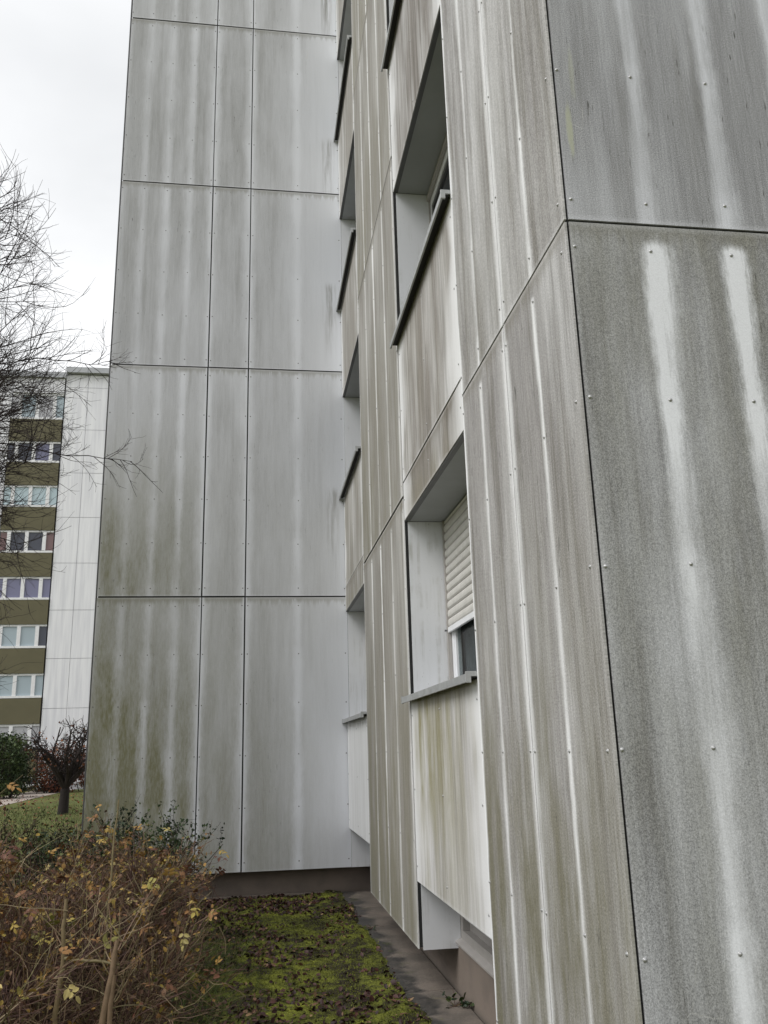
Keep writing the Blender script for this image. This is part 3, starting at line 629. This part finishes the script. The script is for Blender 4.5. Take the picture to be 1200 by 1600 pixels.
# ------------------------------------------------------------------ the apartment block in the distance
far = thing('apartment_building', 'distant white apartment block with olive green bands between its window rows', 'apartment building', (-12, 51, 0))
far_inv = Matrix.Translation((12, -51, 0))
M_FW = plain('far_white_panel', (0.66, 0.66, 0.69), 0.7, var=0.03, scale=0.6)
b = NB('far_white_panel_streaked'); p = b.geopos(); o = b.sep(p)
n = b.noise(b.xyz(b.M('MULTIPLY', o[0], 5.0), b.M('MULTIPLY', o[2], 0.25), 0), 1, 3, 0.6)
M_FW = b.fin(b.ramp(n, [(0.35, (0.68, 0.68, 0.71)), (0.62, (0.80, 0.80, 0.82))]), 0.7)
M_OLIVE = plain('olive_panel', (0.125, 0.113, 0.066), 0.7, var=0.08, scale=1)
M_FR = plain('far_window_white', (0.75, 0.75, 0.76), 0.5)
M_GREY = plain('roof_fascia', (0.42, 0.43, 0.45), 0.7)
cc_ = {'blue': (0.14, 0.14, 0.22), 'dark': (0.05, 0.055, 0.075), 'red': (0.17, 0.10, 0.10), 'cyan': (0.42, 0.52, 0.56), 'violet': (0.17, 0.17, 0.27), 'pale': (0.35, 0.42, 0.46), 'grey': (0.42, 0.42, 0.44)}
PM = {k: glass('far_pane_' + k, v, 0.25) for k, v in cc_.items()}
def fbox(name, bl, mat, parent=far, **kw):
    bl2 = [(a + 12, b_ + 12, c - 51, d - 51, e, f) for (a, b_, c, d, e, f) in bl] 
    return boxes(name, bl2, mat, parent, **kw)
Z0 = G
fbox('wall', [(-40, -14.62, 51.25, 64, 0, 24.0), (-11.58, 4, 51.25, 64, 0, 24.55), (-14.62, -11.58, 51.95, 64, 0, 24.0)], M_GREY)
fbox('roof_fascia', [(-40, -11.55, 50.95, 64.1, 24.005, 24.35)], M_GREY)
fbox('roof_fascia', [(-11.54, 4, 50.9, 64.1, 24.35, 24.70)], M_GREY)
cols_ = [['grey', 'pale', 'grey', 'pale'], ['dark', 'dark', 'blue', 'dark'], ['cyan', 'cyan', 'cyan', 'cyan'], ['red', 'dark', 'dark', 'red'], ['violet', 'violet', 'violet', 'violet'], ['pale', 'pale', 'pale', 'dark'], ['cyan', 'pale', 'pale', 'pale'], ['grey', 'grey', 'grey', 'grey'], ['dark', 'dark', 'dark', 'dark']]
for k in range(-1, 8):
    zt = 19.66 + G - 2.735 * k       # top of the olive band
    ztop = zt; zo = zt - 1.37; zw = zt - 2.72
    if zo > 0 and zt < 23:
        fbox('parapet_panel', [(-14.58, -11.64, 51.12, 51.30, max(zo, 0.1), ztop)], M_OLIVE)
    if zw > 0 or k == 7:
        zw_ = max(zw, 0.2); pal = cols_[(k + 1) % 9]
        if k == -1:
            zo_ = 23.0; fbox('parapet_panel', [(-14.58, -11.64, 51.12, 51.30, 23.01, 23.98)], M_FW)
        else: zo_ = zo
        if zo_ - zw_ > 0.5:
            win = bpy.data.objects.new('window', None); COL.objects.link(win); win.parent = far
            xs = [-14.58, -14.10, -13.12, -12.14, -11.64]
            fr = [(-14.58, -11.64, 51.13, 51.33, zw_ + 0.01, zw_ + 0.13), (-14.58, -11.64, 51.18, 51.30, zo_ - 0.12, zo_ - 0.01)]
            for x in xs[1:-1]: fr.append((x - 0.10, x + 0.10, 51.16, 51.30, zw_ + 0.13, zo_ - 0.12))
            fbox('frame', fr, M_FR, win)
            for i in range(4):
                o = fbox('pane', [(xs[i] + (0.10 if i else 0), xs[i + 1] - (0.10 if i < 3 else 0), 51.24, 51.28, zw_ + 0.13, zo_ - 0.12)], PM[pal[i]], win)
            if pal[1] == 'grey':
                pass
for k in range(-1, 9):
    z1 = 13.62 + G + 2.735 * 3 - 2.735 * k; z0 = z1 - 2.735
    z1 = min(z1, 24.3); z0 = max(z0, 0.3)
    if z1 - z0 < 0.3: continue
    for (a, b_) in ((-11.56, -10.27), (-10.25, -8.96), (-8.94, -7.6), (-7.58, -6.2)):
        fbox('cladding_panel', [(a, b_, 51.20, 51.245, z0 + 0.012, z1 - 0.012)], M_FW)
    fbox('cladding_panel', [(-16.2, -14.64, 51.20, 51.245, z0 + 0.012, min(z1, 24.0) - 0.012)], M_FW)

# ------------------------------------------------------------------ vegetation generators
def grow(base, dirs, length, K, wig, grav=0.0, curl=0.25):
    """base (N,3), dirs (N,3) -> polylines (N,K,3)"""
    N = len(base); P = np.zeros((N, K, 3)); P[:, 0] = base; d = dirs / np.linalg.norm(dirs, axis=1, keepdims=True)
    st = (np.asarray(length) * np.ones(N) / (K - 1))[:, None]; drift = rng.normal(0, curl, (N, 3))
    for k in range(1, K):
        d = d + rng.normal(0, wig, (N, 3)) + drift / K; d[:, 2] += grav / K
        d /= np.linalg.norm(d, axis=1, keepdims=True); P[:, k] = P[:, k - 1] + d * st
    return P
def pick(P, n, lo=0.3, hi=1.0):
    """n points with directions on random places of polylines"""
    N, K, _ = P.shape; i = rng.integers(0, N, n); t = rng.uniform(lo, hi, n) * (K - 1); k = np.minimum(t.astype(int), K - 2); f = (t - k)[:, None]
    a, c = P[i, k], P[i, k + 1]; d = c - a; d /= np.linalg.norm(d, axis=1, keepdims=True) + 1e-9
    return a * (1 - f) + c * f, d, i, t / (K - 1)
def side(d, spread):
    r = rng.normal(size=d.shape); r -= (r * d).sum(1, keepdims=True) * d; r /= np.linalg.norm(r, axis=1, keepdims=True)
    return d + r * spread
def taper(N, K, r0, r1): return np.linspace(1, 0, K)[None, :] * (np.asarray(r0) * np.ones(N))[:, None] + np.linspace(0, 1, K)[None, :] * (np.asarray(r1) * np.ones(N))[:, None]

# compound rose leaves (one mesh object per visible leaf, shared data)
rose_meshes = []
for v in range(6):
    V, F3, F4, T = [], [], [], []; k = 0
    L = 0.055 + 0.02 * random.random()
    for (t_, s_) in ((0.35, 1), (0.35, -1), (0.68, 1), (0.68, -1), (1.0, 0)):
        a_ = s_ * random.uniform(0.9, 1.3); sc = random.uniform(0.028, 0.038); ca, sa = math.cos(a_), math.sin(a_); tilt = random.uniform(-0.5, 0.3)
        for (x, y, z) in LV * np.array([1, 1.5, 1]):
            V.append((t_ * L + (x * ca - y * sa) * sc, (x * sa + y * ca) * sc, z * sc + tilt * x * sc - 0.15 * t_ * t_ * L))
        F3 += [list(np.array(f) + k) for f in LF3]; F4 += [list(np.array(f) + k) for f in LF4]; k += 8
    for (x0, x1) in ((0.0, L),):
        V += [(x0, 0.0008, 0), (x0, -0.0008, 0), (x1, -0.0006, -0.15 * L), (x1, 0.0006, -0.15 * L)]; F4.append([k, k + 1, k + 2, k + 3])
    rose_meshes.append(mesh_np('leaf', V, [np.array(F3), np.array(F4)], [M_ROSE]))

def rose_bush(loc, R, Hh, label, nc=26, nleaf=60, lean=(0, 0), seed=0, dens=1.0, leaf_lo=0.55):
    root = thing('rose_bush', label, 'rose bush', (loc[0], loc[1], 0.0), 'leafless autumn rose bushes at the left')
    N = nc; a = rng.uniform(0, 2 * np.pi, N); rr = rng.uniform(0, 0.22, N) * R
    base = np.stack([rr * np.cos(a), rr * np.sin(a), np.full(N, -0.02)], -1)
    out = rng.uniform(0.05, 1.0, N) * R / Hh * 0.85
    d = np.stack([out * np.cos(a) + lean[0], out * np.sin(a) + lean[1], np.ones(N)], -1)
    ln = Hh * rng.uniform(0.75, 1.12, N)
    P1 = grow(base, d, ln, 9, 0.07, -0.25, 0.25); c = Cloud()
    c.add(*tubes(P1, taper(N, 9, rng.uniform(0.005, 0.010, N), 0.0028), 5, np.clip(rng.random(N) * 0.9 + 0.1, 0, 1)))
    n2 = int(210 * dens); s, dd, i, t = pick(P1, n2, 0.15, 0.95)
    P2 = grow(s, side(dd, rng.uniform(0.5, 1.3, (n2, 1))) + np.array([0, 0, 0.25]), rng.uniform(0.2, 0.55, n2) * (1.15 - 0.5 * t) * Hh, 7, 0.10, -0.15, 0.4)
    c.add(*tubes(P2, taper(n2, 7, rng.uniform(0.0022, 0.0042, n2), 0.0012), 4))
    n3 = int(4600 * dens); s, dd, i, t = pick(P2, n3, 0.15, 1.0)
    P3 = grow(s, side(dd, rng.uniform(0.4, 1.2, (n3, 1))) + np.array([0, 0, 0.15]), rng.uniform(0.06, 0.26, n3) * Hh, 5, 0.14, 0.0, 0.5)
    c.add(*tubes(P3, taper(n3, 5, rng.uniform(0.0012, 0.0024, n3), 0.0008), 3))
    # dead inner tangle
    n4 = int(2600 * dens); b4 = rng.normal(0, 1, (n4, 3)) * np.array([R * 0.42, R * 0.42, 0]) + np.array([0, 0, 1]) * rng.uniform(0.02, Hh * 0.72, (n4, 1))
    P4 = grow(b4, rng.normal(0, 1, (n4, 3)) + np.array([0, 0, 0.9]), rng.uniform(0.10, 0.38, n4), 5, 0.12, 0, 0.4)
    c.add(*tubes(P4, taper(n4, 5, rng.uniform(0.0014, 0.003, n4), 0.001), 3, rng.random(n4) ** 1.5))
    link('stem', c.mesh('stem', M_TWIG), root, kind='stuff')
    n5 = int(1900 * dens); s, dd, i, t = pick(P3, n5 * 2, 0.3, 1.0); s = s[np.argsort(-(s[:, 2] + rng.normal(0, 0.22, len(s))))[:n5]]
    link('leaves', leaf_mesh('leaves', s + rng.normal(0, 0.006, s.shape), rng.uniform(0.014, 0.032, n5), M_ROSE2, width=1.6), root, kind='stuff')
    s, dd, i, t = pick(P3, nleaf * 5, 0.4, 1.0)
    o_ = np.argsort(-(s[:, 2] + rng.normal(0, 0.16, len(s)) + 0.25 * s[:, 0]))[:nleaf]
    for j in o_:
        l = bpy.data.objects.new('leaf', random.choice(rose_meshes)); COL.objects.link(l); l.parent = root
        l.location = s[j] + np.array([0, 0, 0.025]); l.rotation_euler = (random.gauss(0, 0.6), random.gauss(0.1, 0.5), random.uniform(0, 6.28)); k_ = random.uniform(0.55, 1.0); l.scale = (k_, k_, k_)
    return root, P1

def leafy_shrub(name, loc, R, Hh, label, cat, mat, nl, lsize, group=None, bark=M_BARKD, flat=1.0, ry=None, stems=40, lw=1.3):
    root = thing(name, label, cat, (loc[0], loc[1], 0.0), group)
    ry = ry or R
    N = stems; a = rng.uniform(0, 2 * np.pi, N); k = rng.uniform(0, 1, N) ** 0.5
    base = np.stack([0.55 * R * k * np.cos(a), 0.55 * ry * k * np.sin(a), np.full(N, -0.02)], -1)
    d = np.stack([0.35 * np.cos(a), 0.35 * np.sin(a), np.ones(N)], -1)
    P1 = grow(base, d, Hh * rng.uniform(0.75, 1.05, N), 8, 0.09, 0, 0.3); c = Cloud()
    c.add(*tubes(P1, taper(N, 8, 0.008, 0.003), 4))
    n2 = N * 14; s, dd, i, t = pick(P1, n2, 0.12, 1.0)
    P2 = grow(s, side(dd, 1.0), rng.uniform(0.10, 0.32, n2) * (0.5 + 0.5 * Hh), 5, 0.15, 0.1, 0.4)
    c.add(*tubes(P2, taper(n2, 5, 0.0028, 0.0012), 3))
    link('stem', c.mesh('stem', bark), root, kind='stuff')
    s, dd, i, t = pick(P2, nl, 0.1, 1.0)
    s = s + rng.normal(0, 0.02, s.shape)
    tv = np.clip(0.5 + 0.3 * fbm(s[:, 0], s[:, 1] + s[:, 2], 4, 3) + rng.normal(0, 0.2, nl), 0, 1)
    link('foliage', leaf_mesh('foliage', s, lsize * rng.uniform(0.6, 1.3, nl), mat, width=lw, tint=tv), root, kind='stuff')
    return root

rb = [rose_bush((-1.02, 4.15), 0.62, 1.10, 'nearest rose bush at the lower left, thick pale cane at its foot', 30, 260, (0.05, 0.0), dens=1.0),
      rose_bush((-0.84, 5.35), 0.46, 1.0, 'rose bush leaning out over the moss, arching canes with few yellow leaves', 28, 130, (0.0, 0.0), dens=1.0),
      rose_bush((-1.75, 5.25), 0.60, 1.03, 'rose bush at the left edge behind the nearest one, brown and yellow leaves', 26, 290, (0, 0), dens=0.9),
      rose_bush((-1.06, 6.75), 0.50, 0.96, 'rose bush in front of the wall corner with reddish and pale yellow leaves', 26, 260, (0.05, 0), dens=0.9),
      rose_bush((-2.35, 7.1), 0.65, 0.9, 'rose bush furthest to the back left with russet leaves', 22, 200, (0, 0), dens=0.8)]
# the thick old canes at the foot of the nearest bush
def cane(parent, pts, r0, r1, tint, name='cane', sides=8):
    P = np.array(pts, dtype=float)[None]; K = P.shape[1]
    t = np.linspace(0, 1, K); tt_ = np.linspace(0, 1, K * 3); Pf = np.stack([np.interp(tt_, t, P[0, :, j]) for j in range(3)], -1)[None]
    Pf[0, 1:-1] = (Pf[0, :-2] + Pf[0, 1:-1] * 2 + Pf[0, 2:]) / 4; Pf += rng.normal(0, 0.0035, Pf.shape)
    V, F, T = tubes(Pf, taper(1, K * 3, r0, r1), sides, np.array([tint]))
    me = mesh_np(name, V, F, [M_TWIG], True, {'tint': T}); link(name, me, parent)
q = rb[0][0]; bx, by = -1.02, 4.15
def L_(x, y, z): return (x - bx, y - by, z)
cane(q, [L_(-0.56, 3.62, 0.0), L_(-0.55, 3.63, 0.45), L_(-0.525, 3.64, 0.78), L_(-0.49, 3.66, 0.98)], 0.018, 0.010, 1.0)
cane(q, [L_(-0.60, 3.62, 0.0), L_(-0.53, 3.63, 0.5), L_(-0.50, 3.645, 0.86)], 0.013, 0.009, 1.0)
cane(q, [L_(-0.74, 3.7, 0.0), L_(-0.71, 3.7, 0.6), L_(-0.69, 3.7, 0.95), L_(-0.70, 3.72, 1.12)], 0.012, 0.007, 0.7)
cane(q, [L_(-0.69, 3.7, 0.92), L_(-0.6, 3.68, 0.91), L_(-0.48, 3.66, 0.90)], 0.007, 0.005, 0.75)
cane(q, [L_(-0.62, 4.1, 0.0), L_(-0.61, 4.12, 0.7), L_(-0.60, 4.13, 1.2), L_(-0.585, 4.14, 1.46)], 0.007, 0.003, 0.85)
cane(q, [L_(-0.80, 3.9, 0.75), L_(-0.62, 3.95, 0.9), L_(-0.40, 4.0, 0.98)], 0.004, 0.002, 0.95)
n = 30; bs = np.array([L_(-0.49, 3.66, 0.98)] * 20 + [L_(-0.70, 3.72, 1.1)] * 10) + rng.normal(0, 0.012, (30, 3)) - np.array([0, 0, 1]) * rng.uniform(0, 0.25, (30, 1))
Ps = grow(bs, np.stack([rng.normal(0.2, 0.8, n), rng.normal(0, 0.8, n), rng.uniform(0.1, 1.2, n)], -1), rng.uniform(0.10, 0.40, n), 7, 0.09, 0.1)
c = Cloud(); c.add(*tubes(Ps, taper(n, 7, 0.0026, 0.0009), 4, rng.uniform(0.5, 0.95, n))); link('sprouts', c.mesh('sprouts', M_TWIG), q, kind='stuff')
# low dark shrubs behind
leafy_shrub('evergreen_shrub', (-1.02, 8.55), 0.42, 1.12, 'dark green leafy shrub against the left wing near its second panel joint', 'shrub', M_GREEN, 9000, 0.034, stems=44)
leafy_shrub('evergreen_shrub', (-1.55, 8.9), 0.4, 1.02, 'low green shrub just inside the left corner of the wing', 'shrub', M_GREEN, 5000, 0.034, stems=34)
for i, (x, y, r_, h_, lb) in enumerate(((-2.5, 9.4, 0.6, 0.98, 'brown-green twiggy shrub beside the building corner'), (-3.35, 9.9, 0.7, 1.0, 'brown-green twiggy shrub left of the one at the corner'), (-4.25, 10.3, 0.7, 1.02, 'brown-green twiggy shrub cut by the left edge'), (-2.7, 11.6, 0.8, 0.95, 'brown-green shrub behind the corner shrub, below the small dark tree'), (-3.9, 12.3, 0.8, 1.0, 'brown-green shrub at the back near the lawn'))):
    leafy_shrub('shrub', (x, y), r_, h_, lb, 'shrub', M_BACK, 5000, 0.035, 'low brown-green shrubs in front of the lawn', stems=44)
# ground ivy and tall grass under the roses
n = 1500; P_ = np.stack([np.minimum(rng.normal(-0.95, 0.4, n), -0.42 - rng.random(n) * 0.3), rng.uniform(3.6, 8.6, n), rng.uniform(0.02, 0.22, n) ** 1.0], -1)
link('ground_ivy', leaf_mesh('ground_ivy', P_, rng.uniform(0.03, 0.06, n), M_GREEN, width=2.2), kind='stuff')
n = 900; b_ = np.stack([rng.normal(-0.42, 0.16, n), rng.uniform(4.6, 8.4, n), np.zeros(n)], -1)
Pg = grow(b_, np.stack([rng.normal(0.35, 0.35, n), rng.normal(0, 0.35, n), np.ones(n)], -1), rng.uniform(0.12, 0.42, n), 6, 0.05, -0.8, 0.4)
c = Cloud(); c.add(*tubes(Pg, taper(n, 6, 0.0017, 0.0006), 3)); link('grass', c.mesh('grass', M_BLADE), kind='stuff')

# small weeds on the slabs
for (x, y, lb, nlv, sz) in ((1.30, 6.10, 'small green weed rooted in the gap between slabs and plinth', 26, 0.045), (1.10, 8.75, 'tiny weed on the dark stain beside the far cladding strip', 14, 0.03)):
    root = thing('weed', lb, 'weed', (x, y, 0.03))
    P1 = grow(np.zeros((8, 3)), np.stack([rng.normal(0, 1, 8), rng.normal(0, 1, 8), np.full(8, 0.6)], -1), 0.14, 5, 0.1, -0.6)
    c = Cloud(); c.add(*tubes(P1, taper(8, 5, 0.0022, 0.001), 4)); link('stem', c.mesh('stem', M_TWIG), root)
    s, dd, i, t = pick(P1, nlv, 0.3, 1); link('foliage', leaf_mesh('foliage', s, sz, M_GREEN, width=1.8), root, kind='stuff')

# ------------------------------------------------------------------ bare tree at the left edge
def bare_tree():
    global rng
    keep_rng, rng = rng, np.random.default_rng(23)
    ox, oy = -4.35, 8.4
    root = thing('bare_tree', 'tall leafless tree whose fine branches reach in from the left edge', 'tree', (ox, oy, 0))
    K = 14; zz = np.linspace(-0.05, 7.6, K)
    tr_ = np.stack([0.05 * np.sin(zz * 0.9), 0.06 * np.sin(zz * 0.7 + 1), zz], -1)[None]
    c = Cloud(); c.add(*tubes(tr_, taper(1, K, 0.12, 0.02), 10, np.array([0.3])))
    link('trunk', c.mesh('trunk', M_BARK, True), root)
    def outside(p, grow_=1.0):
        # crown envelope, widest at about 5.3 m, thinning upwards and downwards
        z = p[..., 2]; w = np.interp(z, [1.2, 2.6, 4.0, 5.2, 6.2, 7.2, 8.1], [2.2, 2.4, 2.65, 2.95, 2.78, 2.4, 1.4]) * grow_
        return np.hypot(p[..., 0], p[..., 1]) > w
    nl = 120; t = np.clip(np.concatenate([rng.normal(0.61, 0.07, 70), rng.uniform(0.16, 0.97, 50)]), 0.17, 0.98); kk = t * 13; k0 = np.minimum(kk.astype(int), 12); f = (kk - k0)[:, None]
    base = tr_[0, k0] * (1 - f) + tr_[0, k0 + 1] * f
    a = rng.uniform(-3.1, 3.1, nl); m_ = rng.random(nl) < 0.62; a[m_] = rng.normal(-0.05, 0.5, m_.sum())
    el_ = np.clip(0.0 + 2.0 * (t - 0.54), -0.25, 1.7) + rng.normal(0, 0.12, nl)
    P1 = grow(base, np.stack([np.cos(a), np.sin(a) * 0.75, el_], -1), rng.uniform(2.4, 3.4, nl), 12, 0.06, -0.05, 0.45)
    for q in range(nl):
        for _ in range(12):
            if outside(P1[q, -1], rng.uniform(0.8, 0.98)): P1[q] = P1[q, :1] + (P1[q] - P1[q, :1]) * 0.93
    r0 = 0.011 + 0.011 * rng.random(nl)
    cb = Cloud(); cb.add(*tubes(P1, taper(nl, 12, r0, 0.003), 5))
    n2 = nl * 14; s, dd, i, tt_ = pick(P1, n2, 0.3, 1.0)
    P2 = grow(s, side(dd, rng.uniform(0.5, 1.2, (n2, 1))), rng.uniform(0.30, 1.0, n2), 9, 0.09, 0.35, 0.45)
    P2 = P2[~outside(P2[:, -1], rng.uniform(0.88, 1.04, n2))]; n2 = len(P2)
    cb.add(*tubes(P2, taper(n2, 9, 0.0046, 0.0016), 4))
    n3 = n2 * 8; s, dd, i, tt_ = pick(P2, n3, 0.10, 1.0)
    P3 = grow(s, side(dd, rng.uniform(0.5, 1.2, (n3, 1))), rng.uniform(0.10, 0.36, n3), 6, 0.12, 0.35, 0.45)
    P3 = P3[~outside(P3[:, -1], rng.uniform(0.9, 1.07, n3))]; n3 = len(P3)
    cb.add(*tubes(P3, taper(n3, 6, 0.0022, 0.0011), 3))
    # two long shoots that reach past the corner of the building
    for (pts, r) in (([(1.6, -0.2, 4.55), (2.2, -0.25, 4.50), (2.75, -0.2, 4.42), (3.15, -0.15, 4.40)], 0.008), ([(1.5, 0.3, 5.5), (2.1, 0.2, 5.62), (2.6, 0.25, 5.6), (2.85, 0.2, 5.62)], 0.007)):
        Pm = np.array(pts)[None]; Pm = np.stack([np.interp(np.linspace(0, 3, 10), np.arange(4), Pm[0, :, j_]) for j_ in range(3)], -1)[None]; Pm[0, 1:-1] += rng.normal(0, 0.012, (8, 3))
        cb.add(*tubes(Pm, taper(1, 10, r, 0.0025), 5))
        s, dd, i, tt_ = pick(Pm, 16, 0.3, 1.0); Pa = grow(s, side(dd, 0.7), rng.uniform(0.2, 0.45, 16), 7, 0.08, 0.3, 0.4); cb.add(*tubes(Pa, taper(16, 7, 0.0038, 0.0014), 4))
        s, dd, i, tt_ = pick(Pa, 60, 0.2, 1.0); Pb = grow(s, side(dd, 0.8), rng.uniform(0.06, 0.2, 60), 5, 0.12, 0.3, 0.4); cb.add(*tubes(Pb, taper(60, 5, 0.002, 0.0011), 3))
    link('crown', cb.mesh('crown', M_BARK), root, kind='stuff')
    rng = keep_rng
bare_tree()

# ------------------------------------------------------------------ far greenery on the lawn
def small_tree(loc):
    root = thing('small_tree', 'small dark gnarled tree with a short trunk and almost bare crown on the lawn', 'tree', (*loc, 0))
    tr_ = grow(np.array([[0, 0, -0.05]]), np.array([[0.03, 0, 1.0]]), 0.8, 8, 0.0, 0, 0.0)
    c = Cloud(); c.add(*tubes(tr_, taper(1, 8, 0.17, 0.13), 9, np.array([0.2])))
    link('trunk', c.mesh('trunk', M_BARKD, True), root)
    n1 = 14; a = np.linspace(0, 6.28, n1, endpoint=False) + rng.normal(0, 0.2, n1); base = np.repeat(tr_[0, -1:], n1, 0) - np.array([0, 0, 0.05])
    P1 = grow(base, np.stack([0.75 * np.cos(a), 0.6 * np.sin(a), rng.uniform(0.8, 1.6, n1)], -1), rng.uniform(1.5, 2.2, n1), 10, 0.13, 0, 0.3)
    cb = Cloud(); cb.add(*tubes(P1, taper(n1, 10, 0.06, 0.018), 6))
    n2 = 170; s, dd, i, t = pick(P1, n2, 0.25, 1.0)
    P2 = grow(s, side(dd, 0.9), rng.uniform(0.3, 0.75, n2), 7, 0.2, 0, 0.4); cb.add(*tubes(P2, taper(n2, 7, 0.016, 0.008), 4))
    n3 = 1100; s, dd, i, t = pick(P2, n3, 0.2, 1.0)
    P3 = grow(s, side(dd, 1.0), rng.uniform(0.12, 0.3, n3), 4, 0.2); cb.add(*tubes(P3, taper(n3, 4, 0.008, 0.005), 3))
    link('crown', cb.mesh('crown', M_BARKD), root, kind='stuff')
    s, dd, i, t = pick(P3, 260, 0.3, 1); link('leaves', leaf_mesh('leaves', s, 0.09, M_RED, width=1.6), root, kind='stuff')
small_tree((-5.72, 29.0))

def leafy_far(name, loc, rx, ry, Hh, label, cat, mat, nl, ls, group=None, z0=0.1, gap=0.0):
    root = thing(name, label, cat, (*loc, 0), group)
    n = nl; u = rng.normal(size=(n, 3)); u /= np.linalg.norm(u, axis=1, keepdims=True); rad = rng.uniform(0.45, 1.0, n) ** 0.5
    bump_ = 1 + 0.14 * np.sin(u[:, 0] * 5 + u[:, 2] * 4 + loc[0]) + 0.10 * np.sin(u[:, 1] * 9 + u[:, 2] * 7)
    P = u * (rad * bump_)[:, None] * np.array([rx, ry, Hh / 2]) + np.array([0, 0, z0 + Hh / 2])
    P = P[P[:, 2] > 0.03]
    tv = np.clip(0.45 + 0.3 * fbm(P[:, 0] * 2, P[:, 2] * 2 + P[:, 1], 1.5, 2) + rng.normal(0, 0.18, len(P)), 0, 1)
    link('foliage', leaf_mesh('foliage', P, ls * rng.uniform(0.6, 1.3, len(P)), mat, width=1.6, tint=tv), root, kind='stuff')
    N = 26; a = rng.uniform(0, 6.28, N)
    P1 = grow(np.zeros((N, 3)) + np.stack([rng.normal(0, rx * 0.3, N), rng.normal(0, ry * 0.2, N), np.zeros(N)], -1), np.stack([np.cos(a) * rx * .6, np.sin(a) * ry * 0.5, np.full(N, Hh * 0.6)], -1), Hh * 0.85, 7, 0.1)
    c = Cloud(); c.add(*tubes(P1, taper(N, 7, 0.03, 0.01), 4)); link('stem', c.mesh('stem', M_BARKD), root, kind='stuff')
for i, (x, y, rx, h, lb) in enumerate(((-11.2, 42.0, 1.15, 2.9, 'green clipped hedge bush nearest the gravel path'), (-12.9, 42.5, 1.2, 3.1, 'green clipped hedge bush further left by the frame edge'), (-11.9, 46.5, 1.1, 3.0, 'green hedge bush behind, under the lowest windows'))):
    leafy_far('hedge_bush', (x, y), rx, 1.3, h, lb, 'hedge', M_HEDGE, 5200, 0.12, 'green hedge bushes by the path', z0=-0.1)
for i, (x, y, rx, h, m_, lb) in enumerate(((-9.6, 47, 1.2, 2.6, M_RED, 'russet shrub between the hedge and the small dark tree'), (-8.0, 48, 1.2, 2.5, M_RED, 'russet shrub behind the small dark tree'), (-6.4, 48.5, 1.2, 2.7, M_RED, 'russet shrub close to the building corner'), (-10.6, 49.2, 1.3, 1.8, M_BACK, 'low dull shrub at the foot of the white block'))):
    leafy_far('russet_shrub', (x, y), rx, 1.1, h, lb, 'shrub', m_, 2600, 0.10, 'shrubs at the foot of the distant block', z0=-0.2)
# fallen leaves and tufts scattered on the lawn
n = 2500; P_ = np.stack([rng.uniform(-14, -3, n), rng.uniform(16, 44, n), np.full(n, 0.03)], -1)
link('lawn_leaf_litter', leaf_mesh('lawn_leaf_litter', P_, rng.uniform(0.05, 0.11, n), M_RED, up_bias=0.8, width=1.6), kind='stuff')
n = 14000; b_ = np.stack([rng.uniform(-12, -2.2, n), rng.uniform(12, 34, n), np.zeros(n)], -1)
Pg = grow(b_, np.stack([rng.normal(0, 0.4, n), rng.normal(0, 0.4, n), np.ones(n)], -1), rng.uniform(0.05, 0.14, n), 3, 0.1)
c = Cloud(); c.add(*tubes(Pg, taper(n, 3, 0.006, 0.002), 3)); link('lawn_grass', c.mesh('lawn_grass', M_BLADE), kind='stuff')
